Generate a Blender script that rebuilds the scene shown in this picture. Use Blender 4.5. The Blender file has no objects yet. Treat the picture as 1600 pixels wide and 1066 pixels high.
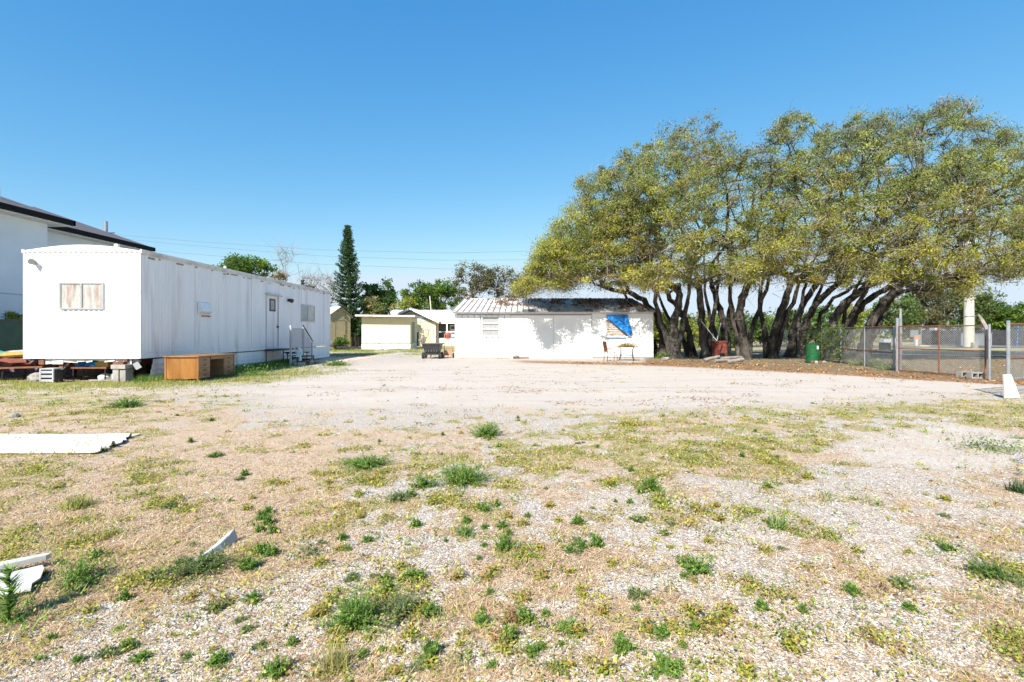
import bpy, math, random
import numpy as np
from mathutils import Vector, Matrix
rng = np.random.default_rng(7)
random.seed(7)
R = math.radians
scene = bpy.context.scene
col = scene.collection
CAMH = 1.45; F = 800.0; HX, HY = 800.0, 520.0

# ------------------------------------------------------------------ camera, sky, sun, exposure
cam_d = bpy.data.cameras.new('camera'); cam = bpy.data.objects.new('camera', cam_d); col.objects.link(cam)
cam.location = (0, 0, CAMH); cam.rotation_euler = (R(90), 0, 0)
cam_d.lens = 18.0; cam_d.sensor_width = 36.0; cam_d.shift_y = -13/1600; cam_d.clip_start = 0.05; cam_d.clip_end = 3000
scene.camera = cam
SUN = Vector((0.50, 1.05, -1.0)).normalized()         # direction the light travels
world = bpy.data.worlds.new('World'); scene.world = world; world.use_nodes = True
wn = world.node_tree; wn.nodes.clear()
wo = wn.nodes.new('ShaderNodeOutputWorld'); wb = wn.nodes.new('ShaderNodeBackground'); ws = wn.nodes.new('ShaderNodeTexSky')
ws.sky_type = 'NISHITA'; ws.sun_disc = False
ws.sun_elevation = math.asin(-SUN.z); ws.sun_rotation = math.atan2(-SUN.x, -SUN.y)
ws.altitude = 0; ws.air_density = 1.0; ws.dust_density = 0.25; ws.ozone_density = 2.2
wb.inputs['Strength'].default_value = 0.15
EXPO = 1.15; wb.inputs['Strength'].default_value = 0.10
sp = wn.nodes.new('ShaderNodeSeparateColor'); cb = wn.nodes.new('ShaderNodeCombineColor'); wn.links.new(ws.outputs[0], sp.inputs[0])
for i_, (g_, k_, cap) in enumerate(((1.40, .70, .72), (.78, .73, .86), (.42, .885, 1.0))):    # the photograph's deeper, more even blue
    a_ = wn.nodes.new('ShaderNodeMath'); a_.operation = 'MULTIPLY'; a_.inputs[1].default_value = .2196; wn.links.new(sp.outputs[i_], a_.inputs[0])
    b_ = wn.nodes.new('ShaderNodeMath'); b_.operation = 'POWER'; b_.inputs[1].default_value = g_; wn.links.new(a_.outputs[0], b_.inputs[0])
    c_ = wn.nodes.new('ShaderNodeMath'); c_.operation = 'MULTIPLY'; c_.inputs[1].default_value = k_; wn.links.new(b_.outputs[0], c_.inputs[0])
    d_ = wn.nodes.new('ShaderNodeMath'); d_.operation = 'MINIMUM'; d_.inputs[1].default_value = cap; wn.links.new(c_.outputs[0], d_.inputs[0])
    e_ = wn.nodes.new('ShaderNodeMath'); e_.operation = 'MULTIPLY'; e_.inputs[1].default_value = 10/2**EXPO; wn.links.new(d_.outputs[0], e_.inputs[0])
    wn.links.new(e_.outputs[0], cb.inputs[i_])
wn.links.new(cb.outputs[0], wb.inputs[0]); wn.links.new(wb.outputs[0], wo.inputs[0])
sun_d = bpy.data.lights.new('sun', 'SUN'); sun_d.energy = 4.4; sun_d.angle = R(0.55); sun_d.color = (1.0, 0.945, 0.865)
sun = bpy.data.objects.new('sun', sun_d); col.objects.link(sun)
sun.rotation_euler = SUN.to_track_quat('-Z', 'Y').to_euler(); sun.location = (-20, -40, 40)
scene.view_settings.view_transform = 'Standard'; scene.view_settings.look = 'None'
scene.view_settings.gamma = 1.0; scene.view_settings.use_curve_mapping = False
scene.view_settings.exposure = EXPO
scene.render.engine = 'CYCLES'
scene.cycles.max_bounces = 6; scene.cycles.transparent_max_bounces = 16

# ------------------------------------------------------------------ helpers
def X_(px, Z): return (px-HX)/F*Z
def Z_(py, Z): return CAMH+(HY-py)/F*Z
def gY(py): return CAMH*F/(py-HY)
def W(px, py, Z): return np.array([X_(px, Z), Z, Z_(py, Z)])
def G(px, py): Z = gY(py); return (X_(px, Z), Z, 0.0)

def props(o, label=None, cat=None, group=None, kind=None):
    if label: o['label'] = label
    if cat: o['category'] = cat
    if group: o['group'] = group
    if kind: o['kind'] = kind
    return o
def thing(name, label, cat, loc=(0, 0, 0), rz=0.0, group=None):
    o = bpy.data.objects.new(name, None); col.objects.link(o); o.empty_display_size = 0.2
    o.location = loc; o.rotation_euler = (0, 0, rz)
    return props(o, label, cat, group)
def wloc(p):
    v = np.zeros(3)
    while p is not None:
        v += np.array(p.location); p = p.parent
    return v
def link_mesh(name, verts, faces, mat, parent=None, local=False, loc=None, smooth=False):
    verts = np.asarray(verts, dtype=float).reshape(-1, 3)
    if loc is not None: verts = verts-np.array(loc)
    elif parent is not None and not local: verts = verts-wloc(parent)
    me = bpy.data.meshes.new(name); me.from_pydata(verts.tolist(), [], faces); me.update()
    if mat is not None:
        me.materials.append(mat)
    if smooth: me.polygons.foreach_set('use_smooth', [True]*len(me.polygons))
    o = bpy.data.objects.new(name, me); col.objects.link(o)
    if parent is not None: o.parent = parent
    if loc is not None: o.location = loc
    return o
def fast_mesh(name, verts, nper, mat, parent=None, colors=None, loc=None, smooth=False):
    """verts: (n*nper,3) every nper verts make one face"""
    verts = np.asarray(verts, dtype=np.float32).reshape(-1, 3)
    if loc is None and parent is not None: verts = verts-wloc(parent).astype(np.float32)
    elif loc is not None: verts = verts-np.array(loc, dtype=np.float32)
    nv = len(verts); nf = nv//nper
    me = bpy.data.meshes.new(name)
    me.vertices.add(nv); me.vertices.foreach_set('co', verts.ravel())
    me.loops.add(nv); me.loops.foreach_set('vertex_index', np.arange(nv, dtype=np.int32))
    me.polygons.add(nf); me.polygons.foreach_set('loop_start', np.arange(0, nv, nper, dtype=np.int32))
    me.polygons.foreach_set('loop_total', np.full(nf, nper, dtype=np.int32))
    me.update(calc_edges=True)
    if colors is not None:
        a = me.color_attributes.new('tint', 'FLOAT_COLOR', 'POINT')
        c = np.ones((nv, 4), dtype=np.float32); c[:, :3] = np.repeat(colors, nper, axis=0)
        a.data.foreach_set('color', c.ravel())
    me.materials.append(mat)
    o = bpy.data.objects.new(name, me); col.objects.link(o)
    if parent is not None: o.parent = parent
    if loc is not None: o.location = loc
    return o
def indexed_mesh(name, verts, quads, mat, parent=None, smooth=True, loc=None):
    verts = np.asarray(verts, dtype=np.float32); quads = np.asarray(quads, dtype=np.int32)
    if loc is None and parent is not None: verts = verts-wloc(parent).astype(np.float32)
    elif loc is not None: verts = verts-np.array(loc, dtype=np.float32)
    k = quads.shape[1]
    me = bpy.data.meshes.new(name)
    me.vertices.add(len(verts)); me.vertices.foreach_set('co', verts.ravel())
    me.loops.add(quads.size); me.loops.foreach_set('vertex_index', quads.ravel())
    me.polygons.add(len(quads)); me.polygons.foreach_set('loop_start', np.arange(0, quads.size, k, dtype=np.int32))
    me.polygons.foreach_set('loop_total', np.full(len(quads), k, dtype=np.int32))
    me.polygons.foreach_set('use_smooth', np.full(len(quads), smooth, dtype=bool))
    me.update(calc_edges=True); me.materials.append(mat)
    o = bpy.data.objects.new(name, me); col.objects.link(o)
    if parent is not None: o.parent = parent
    if loc is not None: o.location = loc
    return o

class MB:
    def __init__(s): s.v = []; s.f = []
    def add(s, vs, fs):
        b = len(s.v); s.v += [tuple(map(float, v)) for v in vs]; s.f += [tuple(b+i for i in f) for f in fs]; return s
    def box(s, x0, x1, y0, y1, z0, z1):
        return s.add([(x0,y0,z0),(x1,y0,z0),(x1,y1,z0),(x0,y1,z0),(x0,y0,z1),(x1,y0,z1),(x1,y1,z1),(x0,y1,z1)],
                     [(0,3,2,1),(4,5,6,7),(0,1,5,4),(1,2,6,5),(2,3,7,6),(3,0,4,7)])
    def obox(s, c, size, rot=(0, 0, 0)):
        m = Matrix.Rotation(rot[2], 3, 'Z') @ Matrix.Rotation(rot[1], 3, 'Y') @ Matrix.Rotation(rot[0], 3, 'X')
        vs = []
        for dz in (-.5, .5):
            for dx, dy in ((-.5,-.5),(.5,-.5),(.5,.5),(-.5,.5)):
                vs.append(Vector(c)+m @ Vector((dx*size[0], dy*size[1], dz*size[2])))
        return s.add(vs, [(0,3,2,1),(4,5,6,7),(0,1,5,4),(1,2,6,5),(2,3,7,6),(3,0,4,7)])
    def tube(s, pts, r, n=8, cap=True):
        pts = [Vector(p) for p in pts]; rs = r if isinstance(r, (list, tuple)) else [r]*len(pts)
        b = len(s.v); up = None
        for i, p in enumerate(pts):
            t = (pts[min(i+1, len(pts)-1)]-pts[max(i-1, 0)]).normalized()
            if up is None: up = Vector((0,0,1)) if abs(t.z) < .9 else Vector((1,0,0))
            a = t.cross(up).normalized(); c = a.cross(t).normalized(); up = c
            for k in range(n):
                an = 2*math.pi*k/n
                s.v.append(tuple(p+a*math.cos(an)*rs[i]+c*math.sin(an)*rs[i]))
        for i in range(len(pts)-1):
            for k in range(n):
                s.f.append((b+i*n+k, b+i*n+(k+1)%n, b+(i+1)*n+(k+1)%n, b+(i+1)*n+k))
        if cap:
            s.f.append(tuple(b+k for k in range(n))[::-1]); s.f.append(tuple(b+(len(pts)-1)*n+k for k in range(n)))
        return s
    def prism(s, poly, y0, y1):         # polygon in x,z extruded along y
        n = len(poly)
        vs = [(x, y0, z) for x, z in poly]+[(x, y1, z) for x, z in poly]
        return s.add(vs, [tuple(range(n)), tuple(range(2*n-1, n-1, -1))]+[(i, n+i, n+(i+1)%n, (i+1)%n) for i in range(n)])
    def slab(s, poly, z0, z1):          # polygon in x,y extruded along z
        n = len(poly)
        vs = [(x, y, z0) for x, y in poly]+[(x, y, z1) for x, y in poly]
        return s.add(vs, [tuple(range(n))[::-1], tuple(range(n, 2*n))]+[(i, (i+1)%n, n+(i+1)%n, n+i) for i in range(n)])
    def lathe(s, c, prof, n=20):        # prof: (r,z)
        b = len(s.v)
        for r, z in prof:
            for k in range(n):
                a = 2*math.pi*k/n; s.v.append((c[0]+r*math.cos(a), c[1]+r*math.sin(a), c[2]+z))
        for i in range(len(prof)-1):
            for k in range(n):
                s.f.append((b+i*n+k, b+i*n+(k+1)%n, b+(i+1)*n+(k+1)%n, b+(i+1)*n+k))
        s.f.append(tuple(b+k for k in range(n))[::-1]); s.f.append(tuple(b+(len(prof)-1)*n+k for k in range(n)))
        return s
    def quad(s, a, b, c, d): return s.add([a, b, c, d], [(0, 1, 2, 3)])
    def lump(s, c, size, seed=0, n=10, m=7, jit=.18):
        r = random.Random(seed); b = len(s.v)
        for i in range(m+1):
            th = math.pi*i/m
            for k in range(n):
                ph = 2*math.pi*k/n; q = 1+r.uniform(-jit, jit)
                s.v.append((c[0]+size[0]*math.sin(th)*math.cos(ph)*q, c[1]+size[1]*math.sin(th)*math.sin(ph)*q, c[2]+size[2]*math.cos(th)*(q if 0 < i < m else 1)))
        for i in range(m):
            for k in range(n):
                s.f.append((b+i*n+k, b+(i+1)*n+k, b+(i+1)*n+(k+1)%n, b+i*n+(k+1)%n))
        return s
    def build(s, name, mat, parent=None, local=False, loc=None, smooth=False, bevel=0):
        o = link_mesh(name, s.v, s.f, mat, parent, local, loc, smooth)
        if bevel:
            m = o.modifiers.new('bevel', 'BEVEL'); m.width = bevel; m.segments = 2; m.limit_method = 'ANGLE'
        return o
def BX(*a): return MB().box(*a)
def single(mb, name, mat, label, cat, loc=None, group=None, kind=None, smooth=False, bevel=0):
    if loc is None and kind is None:
        v = np.array(mb.v); loc = ((v[:,0].min()+v[:,0].max())/2, (v[:,1].min()+v[:,1].max())/2, v[:,2].min())
    return props(mb.build(name, mat, None, loc=loc, smooth=smooth, bevel=bevel), label, cat, group, kind)

# ---- materials
def mat(name, c1, c2=None, scale=3.0, rough=.7, bump=0.0, bscale=40.0, metal=0.0, stretch=(1, 1, 1), detail=6, lo=.35, hi=.65, c3=None, scale3=.8, lo3=.55, hi3=.75, spec=.4):
    m = bpy.data.materials.new(name); m.use_nodes = True; nt = m.node_tree; b = nt.nodes['Principled BSDF']
    L = nt.links.new
    b.inputs['Roughness'].default_value = rough; b.inputs['Metallic'].default_value = metal
    b.inputs['Specular IOR Level'].default_value = spec
    tc = nt.nodes.new('ShaderNodeTexCoord'); mp = nt.nodes.new('ShaderNodeMapping'); mp.inputs['Scale'].default_value = stretch
    geo = nt.nodes.new('ShaderNodeNewGeometry'); L(geo.outputs['Position'], mp.inputs[0])
    if c2 is None: c2 = tuple(x*.85 for x in c1)
    n = nt.nodes.new('ShaderNodeTexNoise'); n.inputs['Scale'].default_value = scale; n.inputs['Detail'].default_value = detail
    L(mp.outputs[0], n.inputs['Vector'])
    r = nt.nodes.new('ShaderNodeMapRange'); r.inputs[1].default_value = lo; r.inputs[2].default_value = hi; L(n.outputs[0], r.inputs[0])
    mx = nt.nodes.new('ShaderNodeMix'); mx.data_type = 'RGBA'
    mx.inputs[6].default_value = (*c1, 1); mx.inputs[7].default_value = (*c2, 1); L(r.outputs[0], mx.inputs[0])
    out = mx.outputs[2]
    if c3 is not None:
        n3 = nt.nodes.new('ShaderNodeTexNoise'); n3.inputs['Scale'].default_value = scale3; n3.inputs['Detail'].default_value = 8
        L(mp.outputs[0], n3.inputs['Vector'])
        r3 = nt.nodes.new('ShaderNodeMapRange'); r3.inputs[1].default_value = lo3; r3.inputs[2].default_value = hi3; L(n3.outputs[0], r3.inputs[0])
        m3 = nt.nodes.new('ShaderNodeMix'); m3.data_type = 'RGBA'; L(r3.outputs[0], m3.inputs[0]); L(out, m3.inputs[6]); m3.inputs[7].default_value = (*c3, 1)
        out = m3.outputs[2]
    L(out, b.inputs['Base Color'])
    if bump:
        bn = nt.nodes.new('ShaderNodeTexNoise'); bn.inputs['Scale'].default_value = bscale; bn.inputs['Detail'].default_value = 5
        L(mp.outputs[0], bn.inputs['Vector'])
        bp = nt.nodes.new('ShaderNodeBump'); bp.inputs['Strength'].default_value = bump; bp.inputs['Distance'].default_value = .02
        L(bn.outputs[0], bp.inputs['Height']); L(bp.outputs[0], b.inputs['Normal'])
    return m
def leafmat(name, trans=.35, rough=.6):
    m = bpy.data.materials.new(name); m.use_nodes = True; nt = m.node_tree; nt.nodes.clear(); L = nt.links.new
    o = nt.nodes.new('ShaderNodeOutputMaterial'); a = nt.nodes.new('ShaderNodeAttribute'); a.attribute_name = 'tint'
    b = nt.nodes.new('ShaderNodeBsdfPrincipled'); b.inputs['Roughness'].default_value = rough; b.inputs['Specular IOR Level'].default_value = .25
    t = nt.nodes.new('ShaderNodeBsdfTranslucent'); mx = nt.nodes.new('ShaderNodeMixShader'); mx.inputs[0].default_value = trans
    L(a.outputs['Color'], b.inputs['Base Color']); L(a.outputs['Color'], t.inputs['Color'])
    L(b.outputs[0], mx.inputs[1]); L(t.outputs[0], mx.inputs[2]); L(mx.outputs[0], o.inputs[0])
    return m
def glassmat(name, tint=(.8, .85, .85), mixf=.35):
    m = bpy.data.materials.new(name); m.use_nodes = True; nt = m.node_tree; nt.nodes.clear(); L = nt.links.new
    o = nt.nodes.new('ShaderNodeOutputMaterial'); g = nt.nodes.new('ShaderNodeBsdfGlossy'); g.inputs['Roughness'].default_value = .08
    t = nt.nodes.new('ShaderNodeBsdfTransparent'); t.inputs[0].default_value = (*tint, 1)
    mx = nt.nodes.new('ShaderNodeMixShader'); mx.inputs[0].default_value = mixf
    L(t.outputs[0], mx.inputs[1]); L(g.outputs[0], mx.inputs[2]); L(mx.outputs[0], o.inputs[0])
    return m

M = {}
M['trailer'] = mat('white_siding', (.87,.86,.85), (.80,.79,.79), 2.2, .55, stretch=(1,1,.10), c3=(.48,.45,.41), scale3=2.6, lo3=.56, hi3=.85)
M['trim'] = mat('white_trim', (.78,.78,.76), (.62,.61,.57), 3, .5, lo=.5, hi=.8, c3=(.42,.38,.32), scale3=7, lo3=.58, hi3=.8)
M['roofcoat'] = mat('roof_coating', (.72,.70,.66), (.45,.42,.37), 2.5, .8, lo=.45, hi=.75)
M['shedwhite'] = mat('painted_panel', (.80,.80,.79), (.74,.74,.74), 1.5, .5, lo=.4, hi=.8, c3=(.6,.55,.48), scale3=2.0, lo3=.66, hi3=.9)
M['metalroof'] = mat('metal_roof', (.56,.55,.53), (.42,.40,.38), 2, .65, lo=.4, hi=.7, c3=(.26,.16,.10), scale3=1.6, lo3=.56, hi3=.72, spec=.2)
M['seam'] = mat('roof_rib', (.30,.29,.27), (.18,.16,.13), 4, .6)
M['sheet'] = mat('weathered_sheet', (.56,.55,.51), (.40,.385,.34), 4, .55, lo=.4, hi=.7, c3=(.22,.18,.12), scale3=9, lo3=.60, hi3=.78)
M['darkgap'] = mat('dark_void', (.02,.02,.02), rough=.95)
M['wooddesk'] = mat('oak_veneer', (.31,.14,.035), (.20,.085,.022), 5, .35, stretch=(1,1,.2), c3=(.38,.20,.07), scale3=6, lo3=.5, hi3=.8)
M['wooddesk2'] = mat('drawer_wood', (.33,.19,.10), (.25,.14,.07), 6, .45, stretch=(1,.3,2))
M['black'] = mat('black_plastic', (.02,.022,.025), (.035,.035,.04), 4, .45)
M['blackmetal'] = mat('black_metal', (.03,.03,.032), (.05,.045,.04), 8, .5, metal=.3)
M['rust'] = mat('rusty_steel', (.13,.05,.03), (.22,.09,.045), 12, .8, bump=.2)
M['rustred'] = mat('rusted_red_paint', (.22,.05,.035), (.10,.03,.02), 9, .7)
M['galv'] = mat('galvanised_steel', (.36,.38,.39), (.27,.29,.31), 6, .42, metal=.5)
M['wire'] = mat('fence_wire', (.42,.42,.42), (.30,.29,.28), 6, .5, metal=.3)
M['conc'] = mat('concrete', (.30,.28,.25), (.21,.20,.18), 6, .9, bump=.3, c3=(.38,.36,.33), scale3=2)
M['concpole'] = mat('pole_concrete', (.50,.47,.40), (.42,.39,.33), 3, .9, bump=.15)
M['cream'] = mat('cream_siding', (.74,.66,.46), (.68,.60,.42), 2, .6, stretch=(1,1,.2))
M['creamwhite'] = mat('cream_white_skirt', (.80,.77,.66), (.7,.66,.55), 2, .6)
M['brownshed'] = mat('tan_siding', (.36,.32,.19), (.30,.26,.15), 3, .7)
M['brownshed_trim'] = mat('shed_trim', (.19,.16,.10), rough=.7)
M['yellowwall'] = mat('yellow_stucco', (.80,.69,.44), (.74,.63,.38), 2, .8, bump=.1)
M['whiteroof'] = mat('white_metal_roof', (.78,.78,.78), (.70,.70,.70), 2, .45)
M['greytrim'] = mat('grey_gable', (.42,.45,.46), rough=.7)
M['screen'] = mat('porch_screen', (.10,.10,.11), (.14,.13,.13), 5, .7)
M['stucco'] = mat('pale_stucco', (.63,.69,.73), (.58,.64,.68), 1.2, .85, bump=.1, bscale=80)
M['shingle'] = mat('grey_shingle', (.085,.08,.09), (.13,.12,.13), 14, .9, bump=.5, bscale=25, stretch=(1,1,3))
M['gutter'] = mat('black_gutter', (.008,.008,.009), rough=.7, spec=.15)
M['soffit'] = mat('soffit', (.62,.63,.60), rough=.7)
M['greenfence'] = mat('dark_green_mesh', (.02,.055,.045), (.03,.07,.055), 3, .8)
M['bluetarp'] = mat('blue_tarp', (.015,.27,.72), (.005,.10,.38), 5, .4, bump=.5, bscale=12)
M['greenpaint'] = mat('green_drum_paint', (.010,.10,.03), (.008,.07,.022), 5, .4)
M['whitepl'] = mat('white_plastic', (.78,.79,.78), rough=.4)
M['greypl'] = mat('grey_plastic', (.40,.41,.43), rough=.5)
M['teal'] = mat('teal_plastic', (.05,.35,.30), rough=.5)
M['yellowpl'] = mat('yellow_plastic', (.42,.32,.10), (.36,.24,.06), 6, .5)
M['orange'] = mat('orange_paint', (.58,.25,.13), (.42,.2,.12), 6, .6)
M['redbrown'] = mat('red_brown_cloth', (.25,.08,.05), (.13,.05,.04), 10, .9)
M['purplecloth'] = mat('purple_grey_cloth', (.07,.05,.07), (.16,.13,.15), 8, .9)
M['statue'] = mat('white_plaster', (.72,.76,.74), (.55,.60,.58), 9, .8)
M['pink'] = mat('pink_paver', (.55,.36,.30), (.62,.47,.40), 6, .85, bump=.2)
M['fencewood'] = mat('brown_fence_wood', (.13,.09,.06), (.20,.15,.11), 5, .85, stretch=(1,1,.2))
M['curtain'] = mat('sheer_curtain', (.80,.76,.70), (.62,.36,.28), 9, .9, stretch=(1,1,.25), lo=.45, hi=.7)
M['curtain2'] = mat('grey_blind', (.45,.45,.44), (.33,.34,.34), 4, .8, stretch=(1,1,3))
M['glass'] = glassmat('window_glass', (.92,.94,.94), .14)
M['alum'] = mat('aluminium_frame', (.48,.48,.48), rough=.35, metal=.4)
M['bark'] = mat('oak_bark', (.085,.071,.058), (.016,.014,.012), 4, .95, bump=1.0, bscale=9, stretch=(1,1,.4), detail=9, c3=(.19,.17,.145), scale3=1.5, lo3=.54, hi3=.74)
M['barkgrey'] = mat('grey_bark', (.26,.23,.20), (.17,.15,.13), 8, .95)
M['barkpale'] = mat('pale_twig', (.30,.26,.22), (.22,.19,.17), 8, .95)
M['leaf'] = leafmat('foliage_leaf', .5)
M['weed'] = leafmat('weed_leaf', .35)
M['straw'] = leafmat('straw', .15, .8)
M['stone'] = leafmat('gravel_stone', 0.0, .85)
M['blacktarp'] = mat('black_mesh_fabric', (.022,.024,.028), (.035,.035,.04), 3, .8)
M['road'] = mat('asphalt_road', (.17,.165,.16), (.13,.125,.12), 4, .9)
M['walk'] = mat('concrete_path', (.42,.40,.37), (.36,.34,.31), 2, .9)
M['navy'] = mat('blue_car_paint', (.02,.05,.12), rough=.25)
M['carglass'] = mat('car_glass', (.16,.24,.30), rough=.1)
M['tyre'] = mat('tyre_rubber', (.02,.02,.02), rough=.8)
M['cable'] = mat('power_cable', (.16,.18,.20), rough=.6)
M['flower'] = mat('purple_petal', (.42,.36,.62), rough=.6)
M['beige'] = mat('beige_box', (.52,.44,.28), rough=.7)

# ---- noise
def _h(ix, iy, s):
    n = (ix.astype(np.int64)*374761393+iy.astype(np.int64)*668265263+s*1274126177) & 0xffffffff
    n = ((n ^ (n >> 13))*1274126177) & 0xffffffff
    return ((n ^ (n >> 16)) & 0xffff)/65535.0
def vnoise(x, y, s):
    ix = np.floor(x); iy = np.floor(y); fx = x-ix; fy = y-iy
    fx = fx*fx*(3-2*fx); fy = fy*fy*(3-2*fy)
    a = _h(ix, iy, s); b = _h(ix+1, iy, s); c = _h(ix, iy+1, s); d = _h(ix+1, iy+1, s)
    return (a*(1-fx)+b*fx)*(1-fy)+(c*(1-fx)+d*fx)*fy
def fbm(x, y, sc, o=4, s=1):
    t = 0; a = .5; n = 0
    for i in range(o):
        t = t+a*vnoise(x*sc*2**i+13.7*i, y*sc*2**i+7.1*i, s+i); n += a; a *= .55
    return t/n
def sstep(a, b, x):
    t = np.clip((x-a)/(b-a), 0, 1); return t*t*(3-2*t)
TX = np.array([0,200,400,600,800,1000,1200,1400,1600.]); TYr = np.array([560,600,640,700,760,850,950,1066.])
DRY = np.array([[.3,.3,.2,.05,.05,.05,.2,.3,.4],[.35,.35,.25,.05,.05,.05,.1,.2,.4],[.75,.72,.5,.35,.35,.45,.5,.55,.6],[.7,.75,.72,.7,.7,.75,.75,.4,.65],
  [.8,.85,.8,.6,.55,.65,.5,.35,.35],[.8,.75,.65,.5,.55,.45,.4,.45,.5],[.42,.32,.25,.25,.4,.32,.38,.45,.5],[.15,.15,.15,.25,.35,.2,.15,.3,.35]])
GRN = np.array([[.6,.7,.4,.2,.02,.02,.05,.1,.1],[.85,.75,.5,.05,.02,.02,.08,.2,.3],[.38,.45,.35,.25,.32,.45,.58,.68,.68],[.45,.42,.2,.38,.6,.7,.68,.28,.55],
  [.5,.45,.2,.48,.45,.55,.45,.15,.25],[.25,.25,.22,.38,.36,.3,.22,.28,.42],[.18,.14,.15,.22,.26,.22,.24,.2,.28],[.05,.08,.18,.25,.2,.2,.15,.15,.24]])
def tab(T, px, py):
    ix = np.clip((px-TX[0])/200, 0, 7.999); i = ix.astype(int); fx = ix-i
    iy = np.interp(py, TYr, np.arange(len(TYr))); iy = np.clip(iy, 0, len(TYr)-1.001); j = iy.astype(int); fy = iy-j
    return (T[j,i]*(1-fx)+T[j,i+1]*fx)*(1-fy)+(T[j+1,i]*(1-fx)+T[j+1,i+1]*fx)*fy
UPX = [-400,400,480,560,700,900,1000,1100,1200,1300,1400,1550,1700]; UPY = [600,600,590,567,562,567,569,573,578,583,589,597,603]
LOX = [-400,380,450,600,800,1000,1200,1400,1560,1700]; LOY = [598,612,634,640,634,640,634,626,612,603]
def masks(X, Y, full=True):
    Yc = np.maximum(Y, 1.0); px = HX+X/Yc*F; py = HY+CAMH*F/Yc
    n1 = fbm(X, Y, 1.5, 5, 3)*.62+fbm(X, Y, 7.0, 3, 5)*.38; n2 = fbm(X, Y, 3.0, 4, 21)*.6+fbm(X, Y, 11.0, 3, 25)*.4; n3 = fbm(X, Y, .35, 4, 40)
    wob = (n3-.5)*22+(n1-.5)*16
    up = np.interp(px, UPX, UPY); lo = np.interp(px, LOX, LOY)
    k = (lo-up)*.10+2
    drive = sstep(-k*.4, k, py-up+wob*.12)*sstep(-24, 20, lo-py+wob*1.2)
    dry = sstep(.41, .58, n1*.75+n3*.25+(tab(DRY, px, py)-.5)*.42)*(1-.86*drive)
    g = sstep(.48, .58, n2*.85+n3*.15+(tab(GRN, px, py)-.45)*.46)*(1-.97*drive)
    # sandy opening on the right
    e = ((px-1480)/170)**2+((py-705)/42)**2
    sand = np.maximum(drive, sstep(1.25, .5, e+(n1-.5)*1.6))
    g = g*(1-.8*sstep(1.2, .6, e)); dry = dry*(1-.7*sstep(1.1, .6, e))
    under = sstep(2, -3, py-up+wob*.15)*sstep(985, 1030, px)*(Y < 60)
    strip = sstep(3, -1.5, np.abs(py-up-wob*.10)-1.5)*sstep(760, 860, px)
    litter = np.clip(np.maximum(under*sstep(.40, .58, n2*.6+n1*.4)*(.35+.65*sstep(14, 2, up-py)), strip), 0, 1)*sstep(14.3+20, 14.3+4, X)
    back = sstep(563, 558, py)*(px < 1000)
    g = np.clip(np.maximum(g, back*.75*sstep(.45, .6, n2)), 0, 1)*(1-.6*under)
    tl = (X < -10.7)*(X > -14.5)*(Y > 15.2)*(Y < 30.6)
    g = g*(1-tl); dry = np.where(tl > 0, .5, dry)
    return drive, dry, g, sand, litter, under, px, py

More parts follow.
